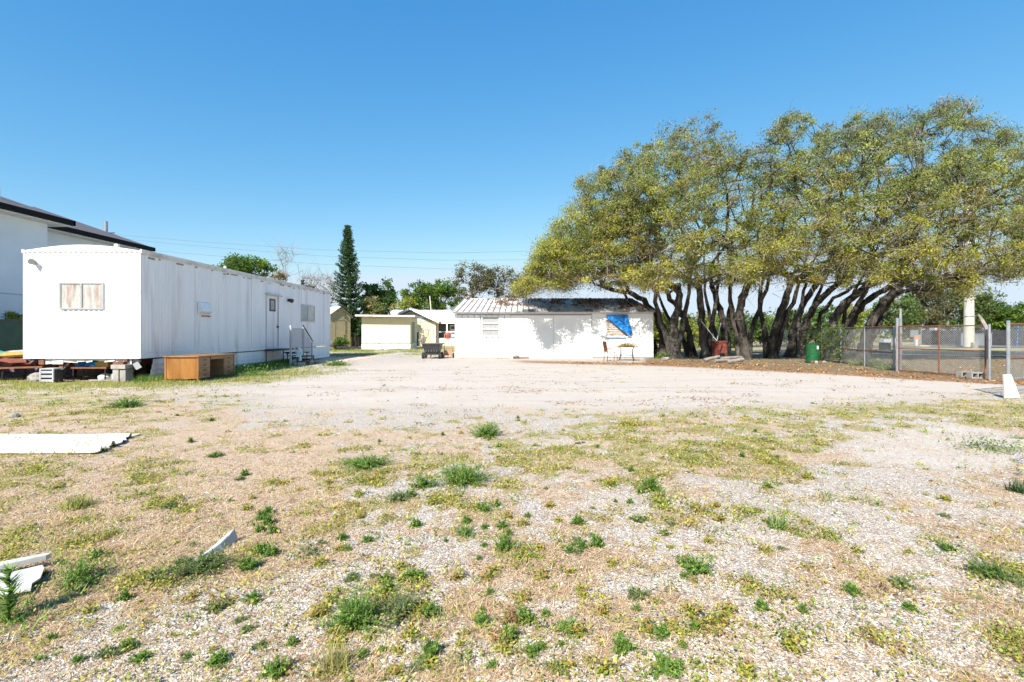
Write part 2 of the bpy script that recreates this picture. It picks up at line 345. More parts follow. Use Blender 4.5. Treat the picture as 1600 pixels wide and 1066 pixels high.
# ------------------------------------------------------------------ ground
def ground_mat():
    m = bpy.data.materials.new('gravel_lot'); m.use_nodes = True; nt = m.node_tree; L = nt.links.new; b = nt.nodes['Principled BSDF']
    b.inputs['Roughness'].default_value = .95; b.inputs['Specular IOR Level'].default_value = .15
    geo = nt.nodes.new('ShaderNodeNewGeometry'); P = geo.outputs['Position']
    def att(n):
        a = nt.nodes.new('ShaderNodeAttribute'); a.attribute_name = n; s = nt.nodes.new('ShaderNodeSeparateColor'); L(a.outputs['Color'], s.inputs[0]); return s.outputs
    def noise(sc, det=6, ro=.6):
        n = nt.nodes.new('ShaderNodeTexNoise'); n.inputs['Scale'].default_value = sc; n.inputs['Detail'].default_value = det; n.inputs['Roughness'].default_value = ro; L(P, n.inputs['Vector']); return n.outputs[0]
    def mrange(v, a, c, d=0, e=1):
        r = nt.nodes.new('ShaderNodeMapRange'); r.inputs[1].default_value = a; r.inputs[2].default_value = c; r.inputs[3].default_value = d; r.inputs[4].default_value = e; L(v, r.inputs[0]); return r.outputs[0]
    def mix(f, a, c, typ='MIX'):
        x = nt.nodes.new('ShaderNodeMix'); x.data_type = 'RGBA'; x.blend_type = typ
        for i, v in ((0, f), (6, a), (7, c)):
            if isinstance(v, (tuple, float, int)): x.inputs[i].default_value = (*v, 1) if isinstance(v, tuple) else v
            else: L(v, x.inputs[i])
        return x.outputs[2]
    def math_(op, a, c):
        x = nt.nodes.new('ShaderNodeMath'); x.operation = op
        for i, v in ((0, a), (1, c)):
            if isinstance(v, (int, float)): x.inputs[i].default_value = v
            else: L(v, x.inputs[i])
        return x.outputs[0]
    m1 = att('mask'); m2 = att('mask2')
    vo = nt.nodes.new('ShaderNodeTexVoronoi'); vo.inputs['Scale'].default_value = 85; L(P, vo.inputs['Vector'])
    sc_ = nt.nodes.new('ShaderNodeSeparateColor'); L(vo.outputs['Color'], sc_.inputs[0])
    rmp = nt.nodes.new('ShaderNodeValToRGB'); L(sc_.outputs[0], rmp.inputs[0]); cr = rmp.color_ramp
    cr.elements[0].position = 0; cr.elements[0].color = (.25,.21,.17,1); cr.elements[1].position = 1; cr.elements[1].color = (.70,.66,.61,1)
    for p, c in ((.2,(.40,.35,.30,1)),(.45,(.54,.48,.415,1)),(.62,(.59,.51,.43,1)),(.8,(.60,.56,.51,1))):
        e = cr.elements.new(p); e.color = c
    edge = mrange(vo.outputs['Distance'], .0, .62, 1.12, .76)
    grav = mix(1.0, rmp.outputs[0], edge, 'MULTIPLY')
    grav = mix(mrange(noise(1.3), .4, .7), grav, mix(.45, grav, (.50,.40,.31)))
    dryc = mix(mrange(noise(60, 4, .8), .3, .7), (.37,.25,.17), (.66,.49,.37))
    dryc = mix(mrange(noise(4), .4, .65), dryc, mix(.5, dryc, (.42,.34,.17)))
    grn = mix(mrange(noise(45, 5, .8), .35, .65), (.15,.15,.035), (.44,.38,.16))
    sand = mix(mrange(noise(25, 8, .75), .3, .7), (.41,.36,.31), (.54,.485,.425))
    sand = mix(mrange(noise(1.1, 5), .5, .72), sand, (.46,.38,.30)); sand = mix(mrange(noise(2.3, 9, .75), .60, .70, 0, .7), sand, (.36,.25,.16))
    # faint tyre ruts / lengthwise streaks along the drive
    mp = nt.nodes.new('ShaderNodeMapping'); mp.inputs['Scale'].default_value = (.12, 1.6, 1); L(P, mp.inputs[0])
    st = nt.nodes.new('ShaderNodeTexNoise'); st.inputs['Scale'].default_value = 1; st.inputs['Detail'].default_value = 6; L(mp.outputs[0], st.inputs['Vector'])
    sand = mix(mrange(st.outputs[0], .52, .68, 0, .5), sand, (.34,.29,.25))
    lit = mix(mrange(noise(30, 5, .8), .35, .65), (.13,.07,.035), (.36,.20,.10))
    soil = mix(mrange(noise(8, 5, .7), .35, .65), (.12,.09,.055), (.20,.17,.09))
    nf = noise(9, 8, .75); nf2 = noise(28, 4, .7)
    def brk(mask, amt=.55, lo=.40, hi=.6, extra=nf): return mrange(math_('ADD', mask, mrange(extra, 0, 1, -amt, amt)), lo, hi)
    c = mix(mrange(m1[2], .2, .9, 0, .8), grav, sand)
    c = mix(mrange(brk(m1[0], 1.3, .25, .85), 0, 1, 0, .80), c, dryc)
    c = mix(mrange(brk(m1[1], 1.1, .35, .8, nf2), 0, 1, 0, .85), c, grn)
    c = mix(mrange(brk(m2[1], .7), 0, 1, 0, .9), c, soil)
    c = mix(mrange(brk(m2[0], 1.1, .3, .7), 0, 1, 0, .9), c, lit)
    far = mix(mrange(noise(.25, 6), .35, .65), (.24,.22,.10), (.40,.34,.20))
    c = mix(m2[2], c, far)
    L(c, b.inputs['Base Color'])
    bp = nt.nodes.new('ShaderNodeBump'); bp.inputs['Strength'].default_value = .8; bp.inputs['Distance'].default_value = .012
    hh = math_('ADD', math_('MULTIPLY', math_('SUBTRACT', 1.0, vo.outputs['Distance']), mrange(m1[2], 0, 1, 1, .35)), math_('MULTIPLY', noise(40, 6, .8), 1.0))
    L(hh, bp.inputs['Height']); L(bp.outputs[0], b.inputs['Normal'])
    return m
def spaced(a, k, lim, start=0.0, extra=()):
    v = [start]; 
    while v[-1] < lim: v.append(v[-1]+a+k*abs(v[-1]-start))
    return v+list(extra)
xs = spaced(.038, .0105, 60, 0, (75, 100, 150, 250, 400, 700, 1200)); xs = np.array([-x for x in xs[::-1]][:-1]+xs)
ys = np.array([-1200, -400, -100, -30, -10, -3, 0, .8]+spaced(.030, .0082, 70, 1.3, (85, 110, 160, 250, 400, 800, 1500)))
GX, GYY = np.meshgrid(xs, ys)
def gheight(X, Y):
    r = 1/(1+np.maximum(Y, 0)/25)
    near = sstep(-30, 0, Y)*(np.abs(X) < 60)*(Y < 70)
    return near*((fbm(X, Y, .5, 3, 77)-.5)*.05+(fbm(X, Y, 5, 3, 99)-.5)*.022*r)
drive, dry, grn, sand, lit, under, gpx, gpy = masks(GX, GYY)
GZ = gheight(GX, GYY)
V = np.stack([GX, GYY, GZ], -1).reshape(-1, 3); ny, nx = GX.shape
ii = np.arange((ny-1)*nx).reshape(ny-1, nx)[:, :-1].ravel()
ground = indexed_mesh('ground', V, np.stack([ii, ii+1, ii+nx+1, ii+nx], 1), ground_mat(), loc=(0, 0, 0))
props(ground, 'sunlit gravel and sand lot with dry thatch and weedy patches', None, None, 'structure')
def cattr(o, name, r, g, b):
    a = o.data.color_attributes.new(name, 'FLOAT_COLOR', 'POINT')
    c = np.ones((r.size, 4), dtype=np.float32); c[:, 0] = r.ravel(); c[:, 1] = g.ravel(); c[:, 2] = b.ravel()
    a.data.foreach_set('color', c.ravel())
farm = np.clip(sstep(36, 44, GYY)+sstep(17, 21, GX)*sstep(15, 20, GYY)*0+(np.abs(GX) > 60), 0, 1)
cattr(ground, 'mask', dry, grn, sand); cattr(ground, 'mask2', lit, under, farm)

# road, verge path beyond the fence
def sheet(name, pts, z, m, label):
    mb = MB().add([(x, y, z) for x, y in pts], [tuple(range(len(pts)))])
    return props(mb.build(name, m, None), label, None, None, 'structure')
sheet('road', [(15,58.5),(140,50),(140,44.5),(15,51)], .05, M['road'], 'grey asphalt road running behind the fence on the right')
sheet('sidewalk', [(17.5,40),(30,31.5),(75,22),(75,20.8),(30,29.8),(17.5,37.5)], .04, M['walk'], 'pale concrete path beyond the chain link gate')

# ------------------------------------------------------------------ ground scatter (what nobody could count)
def scatter(n, zmax, zmin=2.0, power=1.0, pxr=(-60, 1660)):
    """points whose density thins with distance"""
    u = rng.random(n)
    if power == 2: Y = 1/(1/zmin-u*(1/zmin-1/zmax))
    elif power == 1: Y = zmin*(zmax/zmin)**u
    else: Y = zmin+(zmax-zmin)*u
    px = rng.uniform(pxr[0], pxr[1], n); return (px-HX)/F*Y, Y
def rotz(a):
    return np.cos(a), np.sin(a)
def tris_blades(base, az, tilt, length, width):
    """thin triangles: base at base, pointing along az/tilt"""
    d = np.stack([np.cos(az)*np.cos(tilt), np.sin(az)*np.cos(tilt), np.sin(tilt)], 1)
    s = np.stack([-np.sin(az), np.cos(az), np.zeros_like(az)], 1)
    a = base-s*width[:, None]/2; b = base+s*width[:, None]/2; c = base+d*length[:, None]
    return np.stack([a, b, c], 1)
def leaf_quads(c, size, aspect=.5, up=.0):
    n = len(c)
    d = rng.normal(size=(n, 3)); d[:, 2] *= (1-up); d /= np.linalg.norm(d, axis=1)[:, None]+1e-9
    e = rng.normal(size=(n, 3)); 
    if up: e[:, 2] *= (1-up)
    s = np.cross(d, e)
    if up: s = np.cross(d, np.stack([rng.normal(size=n)*.5*(1-up), rng.normal(size=n)*.5*(1-up), np.ones(n)], 1))
    s /= np.linalg.norm(s, axis=1)[:, None]+1e-9
    L = size[:, None]/2
    return np.stack([c-d*L, c+s*L*aspect, c+d*L, c-s*L*aspect], 1)
def colmix(n, cols, w=None, jit=.15):
    cols = np.array(cols); k = rng.choice(len(cols), n, p=w)
    return np.clip(cols[k]*(1+rng.normal(size=(n, 1))*jit), .005, .9)

# gravel stones
X, Y = scatter(80000, 9.0, 2.0, 2)
dr, dy, gg, sa, li, un, _, _ = masks(X, Y)
keep = rng.random(len(X)) < (1-.65*dy)*(1-.55*sa); X = X[keep]; Y = Y[keep]; n = len(X)
sz = rng.lognormal(-5.35, .35, n)*(.8+.05*Y); H = gheight(X, Y)
octv = np.array([[1,0,0],[0,1,0],[-1,0,0],[0,-1,0],[0,0,1],[0,0,-.6]])
octf = np.array([[0,1,4],[1,2,4],[2,3,4],[3,0,4]])
vv = octv[None]*(1+rng.uniform(-.35, .35, (n, 6, 3))+rng.normal(size=(n,6,3))*.12)*sz[:, None, None]*np.stack([rng.uniform(.7,1.3,n), rng.uniform(.7,1.3,n), rng.uniform(.4,.8,n)], 1)[:, None, :]
a = rng.random(n)*6.28; ca, sa_ = np.cos(a), np.sin(a)
vx = vv[:,:,0]*ca[:,None]-vv[:,:,1]*sa_[:,None]; vy = vv[:,:,0]*sa_[:,None]+vv[:,:,1]*ca[:,None]
vv = np.stack([vx+X[:,None], vy+Y[:,None], vv[:,:,2]+(H+sz*.15)[:,None]], -1)
tri = vv[:, octf].reshape(-1, 3, 3)
cols = np.repeat(colmix(n, [(.54,.50,.45),(.46,.42,.38),(.61,.58,.54),(.34,.30,.27),(.52,.44,.36),(.66,.64,.60)], [.28,.24,.18,.09,.16,.05]), 4, axis=0)
props(fast_mesh('gravel', tri, 3, M['stone'], None, cols, loc=(0, 0, 0)), 'loose pale grey gravel strewn over the lot', 'gravel', None, 'stuff')

# dry thatch and straw
X, Y = scatter(300000, 24, 2.0, 2)
dr, dy, gg, sa, li, un, px, py = masks(X, Y)
keep = rng.random(len(X)) < (dy*.7+.4*gg+.16)*(1-.85*dr)*(1-li); X = X[keep]; Y = Y[keep]; n = len(X)
base = np.stack([X, Y, gheight(X, Y)+.003], 1)
gr = np.minimum(1.0, .75+.09*Y)
t = tris_blades(base, rng.random(n)*6.28, np.abs(rng.normal(size=n))*.22, rng.uniform(.025, .075, n)*gr*1.1, rng.uniform(.0022, .0045, n)*(.6+.22*Y))
cols = colmix(n, [(.56,.42,.25),(.46,.29,.17),(.64,.52,.32),(.30,.17,.10),(.62,.50,.22),(.42,.25,.15)], [.28,.22,.18,.12,.10,.10])
props(fast_mesh('dry_thatch', t, 3, M['straw'], None, cols, loc=(0, 0, 0)), 'dry brown thatch and straw lying over the gravel', 'dry grass', None, 'stuff')

# low green-yellow ground cover: small plants of small leaves, in patches
X, Y = scatter(60000, 26, 2.0, 2)
dr, dy, gg, sa, li, un, px, py = masks(X, Y)
clump = fbm(X, Y, 3.5, 3, 61)
keep = rng.random(len(X)) < (gg*.50*sstep(.40, .6, clump)+.016)*(1-.9*dr); X = X[keep]; Y = Y[keep]; gg = gg[keep]; n = len(X)
K = 20; ps = rng.lognormal(-2.85, .5, n)*(.8+.035*Y)
ctr = np.repeat(np.stack([X, Y, gheight(X, Y)], 1), K, axis=0); pr = np.repeat(ps, K)
ctr[:, 0] += rng.normal(size=n*K)*pr*.8; ctr[:, 1] += rng.normal(size=n*K)*pr*.8; ctr[:, 2] += np.abs(rng.normal(size=n*K))*pr*.42+.004
q = leaf_quads(ctr, rng.uniform(.011, .023, n*K)*np.repeat(.75+.13*Y, K), .55, .35)
tint = colmix(n, [(.24,.30,.045),(.37,.35,.06),(.44,.38,.09),(.15,.23,.035),(.38,.24,.09)], [.25,.3,.22,.15,.08], .12)
cols = np.clip(np.repeat(tint, K, axis=0)*(1+rng.normal(size=(n*K, 1))*.22), .01, .8)
props(fast_mesh('ground_cover', q, 4, M['weed'], None, cols, loc=(0, 0, 0)), 'yellow green creeping weeds spread in patches over the lot', 'ground cover', None, 'stuff')

# tufty grass: near trailer foot, behind, and yellow strips
def grass(name, label, n, fn, hcol, hr=(.03, .09), cat='grass'):
    X, Y = fn(n); n = len(X)
    base = np.stack([X, Y, gheight(X, Y)], 1)
    t = tris_blades(base, rng.random(n)*6.28, rng.uniform(.5, 1.45, n), rng.uniform(hr[0], hr[1], n), rng.uniform(.004, .009, n)*(.6+.07*Y))
    return props(fast_mesh(name, t, 3, M['weed'], None, colmix(n, *hcol), loc=(0, 0, 0)), label, cat, None, 'stuff')
def f1(n):
    X, Y = scatter(n, 30, 2.2, 1); dr, dy, gg, sa, li, un, px, py = masks(X, Y)
    k = rng.random(len(X)) < (gg*.6+.01)*(1-.95*dr); return X[k], Y[k]
grass('short_grass', 'sparse yellowing short grass among the weeds', 130000, f1, ([(.36,.34,.10),(.48,.40,.17),(.22,.26,.05),(.55,.47,.26)], [.3,.3,.2,.2]), (.02, .065))
def f2(n):
    Y = rng.uniform(14.6, 26, n); w = np.interp(Y, [14.6, 17, 22, 26], [.35, 1.0, .9, .4]); X = -10.85+np.abs(rng.normal(size=n))*w*.7
    k = ~((X > -10.3) & (X < -9.15) & (Y > 14.9) & (Y < 17.1)); return X[k], Y[k]
grass('tall_grass', 'bright green grass growing along the foot of the mobile home skirting', 16000, f2, ([(.08,.19,.03),(.14,.26,.04),(.26,.28,.07)], [.4,.4,.2]), (.08, .30))
def f3(n):
    px = rng.uniform(-40, 560, n); py = np.interp(px, [-40, 230, 400, 560], [601, 600, 590, 573])+rng.normal(size=n)*5; py = np.maximum(py, 566)
    Y = gY(py); X = (px-HX)/F*Y; k = (X > -15.5) & (rng.random(n) < sstep(575, 400, px+(fbm(X, Y, .8, 4, 14)-.5)*260)) & (fbm(X, Y, 1.3, 4, 15) > .40)
    k &= ~((X < -10.9) & (Y > 15.1)); return X[k], Y[k]
grass('verge_grass', 'yellow green grass verge in front of the mobile home and desk', 45000, f3, ([(.30,.33,.08),(.42,.38,.12),(.17,.24,.05),(.52,.44,.22)], [.35,.3,.2,.15]), (.03, .11))
def f4(n):
    px = rng.uniform(515, 712, n); Y = rng.uniform(31, 47, n); X = (px-HX)/F*Y
    k = fbm(X, Y, .5, 4, 9) > .47; k &= ~((X > -13.6) & (X < -8.2) & (Y > 44.4)); return X[k], Y[k]
grass('back_lawn', 'green and straw coloured lawn in front of the cream shed', 26000, f4, ([(.24,.30,.06),(.42,.38,.12),(.13,.22,.04)], [.4,.35,.25]), (.06, .2), 'lawn')
# fallen leaves under the oaks
X = rng.uniform(2.2, 27, 60000); Y = rng.uniform(11, 37, 60000)
dr, dy, gg, sa, li, un, px, py = masks(X, Y)
k = rng.random(len(X)) < li*.9*(.35+.65*sstep(.42, .6, fbm(X, Y, 1.2, 4, 31))); k &= ~((X > -3.3) & (X < 8.05) & (Y > 28.95)); X = X[k]; Y = Y[k]; n = len(X)
q = leaf_quads(np.stack([X, Y, gheight(X, Y)+rng.random(n)*.03], 1), rng.uniform(.07, .13, n), .5, .6)
props(fast_mesh('leaf_litter', q, 4, M['straw'], None, colmix(n, [(.36,.17,.06),(.46,.25,.10),(.24,.10,.04),(.50,.36,.18)], [.35,.3,.2,.15])
      , loc=(0, 0, 0)), 'orange brown fallen oak leaves carpeting the ground under the trees', 'leaf litter', None, 'stuff')

# twigs and leaf crumbs on the driveway
X, Y = scatter(90000, 25, 9, 1); dr, dy, gg, sa, li, un, px, py = masks(X, Y)
k = rng.random(len(X)) < (dr*sstep(.57, .68, fbm(X, Y*1.6, 1.1, 4, 71))*.6+dr*.012); X = X[k]; Y = Y[k]; n = len(X)
q = leaf_quads(np.stack([X, Y, gheight(X, Y)+.008], 1), rng.uniform(.03, .09, n), .4, .7)
props(fast_mesh('leaf_crumbs', q, 4, M['straw'], None, colmix(n, [(.36,.22,.11),(.24,.16,.10),(.48,.36,.20)]), loc=(0, 0, 0)), 'brown twigs and leaf crumbs scattered on the sandy driveway', 'debris', None, 'stuff')
# individual weeds
def weed(kind, px, py, w, h, label, cols=None, dens=1.0, group=None):
    Y = gY(py); X = (px-HX)/F*Y; rx = w/F*Y/2*1.12; hh = h/F*Y
    z0 = float(gheight(np.array([X]), np.array([Y]))[0])
    root = (X, Y, z0)
    base_cols = cols or [(.13,.25,.035),(.20,.34,.06),(.08,.16,.03),(.26,.36,.09)]
    V = []; C = []
    if kind == 'feather':
        S = int(60*dens*max(1, rx/.10)); S = min(S, 230); K = 30; dp = rx*1.15
        az = rng.random(S)*6.283; tl = np.arcsin(rng.random(S)**.8*.98); 
        lob = 1+.28*np.sin(az*3+px)+.18*np.sin(az*5+py)
        e = np.stack([np.cos(az)*np.cos(tl)*rx*lob, np.sin(az)*np.cos(tl)*dp*lob, np.sin(tl)*hh*.92], 1)*rng.uniform(.6, 1.05, S)[:, None]
        ln = np.linalg.norm(e, axis=1); d = e/ln[:, None]; b0 = rng.normal(size=(S, 3))*np.array([rx*.16, rx*.12, 0])
        t = rng.uniform(.15, 1, (S, K)); P = b0[:, None, :]+d[:, None, :]*(ln[:, None]*t)[..., None]
        P[..., 2] -= (t**2*hh*.10)
        P = P.reshape(-1, 3)+np.array(root); P[:, 2] = np.maximum(P[:, 2], root[2]+.002); n = len(P)
        T = tris_blades(P, rng.random(n)*6.28, rng.uniform(-.3, 1.1, n), rng.uniform(.008, .020, n)*(.8+.12*Y), rng.uniform(.0032, .0065, n)*(.75+.14*Y))
        st = tris_blades(b0+np.array(root), np.arctan2(d[:,1], d[:,0]), np.arcsin(np.clip(d[:,2], -1, 1)), ln, np.full(S, .003+.0006*Y))
        V = np.concatenate([T, st]); C = colmix(len(V), base_cols, None, .25)
    elif kind == 'leafy':
        S = int(150*dens*max(1, rx/.1)); S = min(S, 900)
        P = np.stack([rng.normal(size=S)*rx*.5, rng.normal(size=S)*rx*.5, np.abs(rng.normal(size=S))*hh*.45], 1)+np.array(root)
        q = leaf_quads(P, rng.uniform(.016, .034, S)*(.7+.10*Y), .5, .25)
        V = np.concatenate([q[:, [0,1,2]], q[:, [0,2,3]]]); c = colmix(S, base_cols, None, .2); C = np.concatenate([c, c])
    elif kind == 'stalk':
        K = 150; t = rng.random(K)**.8; az = rng.random(K)*6.28; P = np.zeros((K, 3)); P[:, 2] = t*hh; P += np.array(root)
        T = tris_blades(P, az, rng.uniform(.1, .8, K), rx*(1.1-.6*t), np.full(K, rx*.12))
        P2 = np.array(root)[None]+rng.normal(size=(220, 3))*np.array([rx*1.1, rx*1.1, hh*.07]); P2[:, 2] = root[2]+np.abs(P2[:, 2]-root[2])
        T2 = tris_blades(P2, rng.random(220)*6.28, rng.uniform(.2, 1.2, 220), np.full(220, rx*.6), np.full(220, rx*.09))
        st = tris_blades(np.array([root, root]), np.array([0, 1.5]), np.array([1.55, 1.55]), np.full(2, hh), np.full(2, rx*.15))
        V = np.concatenate([T, T2, st]); C = colmix(len(V), base_cols, None, .2)
    elif kind == 'blades':
        S = int(110*dens); P = np.stack([rng.normal(size=S)*rx*.25, rng.normal(size=S)*rx*.25, np.zeros(S)], 1)+np.array(root)
        V = tris_blades(P, rng.random(S)*6.28, rng.uniform(.3, 1.5, S), hh*rng.uniform(.6, 1.2, S), np.full(S, .004+.0012*Y)); C = colmix(S, base_cols, None, .2)
    return props(fast_mesh('weed', V, 3, M['weed'], None, C, loc=root), label, 'weed', group)
gy_ = [(.20,.25,.10),(.26,.31,.13),(.15,.19,.08)]; yg = [(.36,.35,.05),(.22,.28,.04),(.44,.37,.08),(.34,.18,.07)]; st_ = [(.52,.44,.22),(.42,.36,.13),(.30,.33,.09)]
weed('feather', 118, 915, 84, 62, 'large bushy green weed growing at the end of the broken white board')
weed('stalk', 14, 975, 62, 85, 'tall upright leafy stalk in the bottom left corner of the lot')
weed('feather', 315, 892, 95, 34, 'wide sprawling green weed at the foot of the pale torn shard', [(.12,.19,.05),(.17,.23,.08),(.09,.13,.04)])
weed('feather', 245, 905, 60, 22, 'dusty grey green weed left of the pale torn shard', gy_, .6)
weed('feather', 388, 888, 34, 34, 'small upright green weed just right of the pale torn shard')
weed('feather', 556, 978, 84, 78, 'biggest round feathery green weed in the lower middle of the lot', dens=1.7)
weed('feather', 572, 728, 76, 22, 'dark green flat weed lying alone on bare gravel left of the bright patch', dens=1.2)
weed('feather', 724, 752, 100, 46, 'brightest and widest feathery weed patch in the middle of the lot', dens=1.9)
weed('feather', 661, 760, 44, 28, 'small dark weed touching the left side of the widest weed patch')
weed('feather', 760, 680, 58, 26, 'green weed furthest back in the middle of the lot')
weed('feather', 622, 780, 50, 20, 'greyish weed in front of the widest weed patch', gy_)
weed('feather', 787, 860, 38, 34, 'compact round green weed right of centre on pale gravel')
weed('feather', 728, 838, 34, 26, 'thin green weed between the compact round weed and the yellow ground cover', dens=.6)
weed('feather', 622, 965, 66, 52, 'pale grey green weed next to the biggest round weed', gy_, 1.1)
weed('feather', 672, 962, 32, 24, 'small leafy bright weed right of the pale grey green weed')
weed('feather', 672, 1030, 40, 34, 'green weed near the bottom edge below the pale grey green weed')
weed('feather', 432, 1058, 36, 38, 'bright green tuft cut by the bottom edge left of centre')
weed('blades', 522, 1050, 70, 44, 'straw coloured grass clump at the bottom edge beside the bright tuft', st_, 1.8)
weed('feather', 1088, 892, 56, 32, 'two lobed bright green weed right of the middle of the lot', dens=1.2)
weed('feather', 1016, 765, 40, 28, 'dark green forked weed behind the two lobed weed')
weed('leafy', 1092, 800, 52, 20, 'yellow green leafy weed right of the forked weed', yg)
weed('feather', 1214, 828, 34, 18, 'green weed with thin upright stems on pale gravel', dens=.8)
weed('blades', 1212, 829, 40, 44, 'thin pale stems rising out of a small weed on pale gravel', [(.24,.29,.12),(.30,.34,.14)], .3)
weed('feather', 886, 990, 36, 18, 'flat rounded green weed alone near the bottom centre right')
weed('feather', 1550, 900, 84, 26, 'long low green weed mat near the right edge', [(.12,.22,.04),(.20,.26,.06),(.08,.14,.03)], 1.1)
weed('feather', 1410, 915, 26, 18, 'small pale green weed left of the long low mat', gy_, .7)
weed('feather', 1480, 860, 26, 16, 'small bright weed just above the long low mat', dens=.7)
weed('feather', 198, 636, 50, 20, 'dark bushy weed behind the white corrugated sheet')
weed('feather', 335, 712, 26, 12, 'small dark weed right of the corrugated sheet tip', dens=.6)
weed('blades', 120, 790, 70, 24, 'yellow green grass clump in front of the corrugated sheet', [(.24,.28,.06),(.38,.36,.12)], 1.5)
weed('leafy', 345, 945, 44, 22, 'olive leafy rosette on gravel below the torn shard', yg, 1.1)
weed('leafy', 1370, 1000, 66, 26, 'largest yellow green leafy weed in the bottom right quarter', yg, 1.1)
weed('leafy', 1215, 935, 50, 16, 'yellow leafy weed left of the small pale green weed', yg)
weed('leafy', 1110, 985, 56, 34, 'tall tangled yellow green weed near the bottom right of centre', yg, 1.1)
weed('feather', 1040, 1052, 50, 20, 'green weed at the bottom edge under the tangled yellow weed')
weed('leafy', 800, 975, 44, 26, 'sparse brown tinged weed right of the pale grey green weed cluster', [(.26,.20,.05),(.18,.20,.04),(.33,.17,.08)])
weed('leafy', 478, 868, 40, 26, 'grey green leafy weed on the left of the middle gravel', [(.13,.19,.06),(.20,.25,.08)])
weed('leafy', 1545, 702, 74, 18, 'green leafy mat on sand at the right edge of the lot', [(.12,.20,.04),(.19,.25,.06)], 1.1)
weed('blades', 1592, 772, 44, 26, 'dark green strap leaved plant at the right edge', [(.03,.09,.03),(.05,.13,.035)], .9)
weed('leafy', 985, 665, 44, 10, 'low yellowish weed patch at the near edge of the driveway', yg)

# ------------------------------------------------------------------ mobile home
def ribs_x(x0, x1, z0, z1, y, pitch, depth, wv=.5, zt=None):
    """ribbed sheet facing -y"""
    mb = MB(); pts = []; x = x0
    while x < x1-1e-4:
        xe = min(x+pitch, x1); w = xe-x
        pts += [(x, 0), (x+w*wv*.8, 0), (x+w*(wv+.08), -depth), (xe-w*.18, -depth)]; x = xe
    pts.append((x1, 0))
    for i in range(len(pts)-1):
        (a, da), (b, db) = pts[i], pts[i+1]
        if b-a < 1e-5: continue
        za = zt(a) if zt else z1; zb = zt(b) if zt else z1
        mb.quad((a, y+da, z0), (b, y+db, z0), (b, y+db, zb), (a, y+da, za))
    return mb
def ribs_y(y0, y1, z0, z1, x, pitch, depth, wv=.5):
    mb = MB(); pts = []; y = y0
    while y < y1-1e-4:
        ye = min(y+pitch, y1); w = ye-y
        pts += [(y, 0), (y+w*wv, 0), (y+w*(wv+.12), depth), (ye-w*.12, depth)]; y = ye
    pts.append((y1, 0))
    for i in range(len(pts)-1):
        (a, da), (b, db) = pts[i], pts[i+1]
        mb.quad((x+da, a, z0), (x+db, b, z0), (x+db, b, z1), (x+da, a, z1))
    return mb
TX0, TX1, TY0, TY1, TZ0, TZ1 = -14.29, -10.88, 15.0, 30.6, .69, 3.83
def arch(x): return 3.85+0.17*math.cos((x-(TX0+TX1)/2)/((TX1-TX0)/2)*math.pi/2)
home = thing('mobile_home', 'long white ribbed mobile home raised on blocks with curved roof', 'mobile home', ((TX0+TX1)/2, TY0, 0))
ribs_x(TX0, TX1, TZ0+.2, TZ1-.02, TY0, .15, .024).build('front_wall', M['trailer'], home)
# side wall cut round the door and window
side = MB()
dY0, dY1, dZ0, dZ1 = 22.62, 23.98, .74, 3.10
for (a, b, z0, z1) in ((TY0, dY0, TZ0+.16, TZ1), (dY0, dY1, dZ1, TZ1), (dY1, TY1, TZ0+.16, TZ1)):
    r_ = ribs_y(a, b, z0, z1, TX1, .15, .014); side.add(r_.v, r_.f)
side.build('side_wall', M['trailer'], home)
# horizontal lower trims, corner posts, seam rows
BX(TX0-.01, TX1+.012, TY0-.022, TY0-.001, TZ0, TZ0+.2).build('lower_trim', M['trim'], home)
BX(TX1+.001, TX1+.02, TY0, TY1, TZ0, TZ0+.155).build('lower_trim', M['trailer'], home)
for x in (TX0-.005, TX1-.03):
    BX(x, x+.045, TY0-.03, TY0+.03, TZ0+.001, TZ1+.001).build('corner_trim', M['trim'], home)
BX(TX1-.03, TX1+.03, TY1-.04, TY1+.01, TZ0, TZ1).build('corner_trim', M['trailer'], home)
# far and left walls, core
BX(TX0, TX1-.012, TY0+.012, TY1, TZ0+.03, TZ1-.03).build('wall_core', M['trailer'], home)
xsA = [TX0-.02+(TX1-TX0+.04)*i/14 for i in range(15)]
poly = [(TX0-.02, 3.825)]+[(TX1+.02, 3.825)]+[(x, arch(x)) for x in xsA[::-1]]
MB().prism(poly, TY0-.04, TY0+.05).build('front_roof_cap', M['trim'], home)
poly2 = [(TX0, 3.83)]+[(TX1, 3.83)]+[(x, arch(min(max(x, TX0), TX1))-.005) for x in [TX0+(TX1-TX0)*i/14 for i in range(15)][::-1]]
MB().prism(poly2, TY0+.051, TY1+.02).build('roof', M['roofcoat'], home)
BX(TX1+.001, TX1+.05, TY0-.03, TY1+.03, 3.79, 3.89).build('roof_edge', M['roofcoat'], home)
BX(TX0-.05, TX0-.001, TY0-.03, TY1+.03, 3.79, 3.89).build('roof_edge', M['roofcoat'], home)
for z in (3.70, TZ0+.205):                      # rows of screws and stained seam
    mb = MB(); r_ = random.Random(int(z*10))
    x = TX0+.1
    while x < TX1-.1:
        w = r_.uniform(.03, .14); mb.box(x, x+w, TY0-.030, TY0-.0265, z, z+.014); x += w+r_.uniform(.04, .14)
    props(mb.build('seam_stain', M['seam'], home), kind='stuff')
mb = MB().box(-12.62, -12.60, TY0-.030, TY0-.022, .97, 1.0).box(-12.82, -12.80, TY0-.030, TY0-.022, .93, .95)
mb.build('screw_hole', M['seam'], home)
for y, x in ((21.2, TX1-1.0), (19.0, TX1-1.4)):
    MB().tube([(x, y, 3.8), (x, y, 4.20)], .05, 10).build('roof_vent', M['trim'], home)
MB().box(-12.05, -11.95, 15.5, 15.6, 3.95, 4.14).build('roof_vent', M['trim'], home)
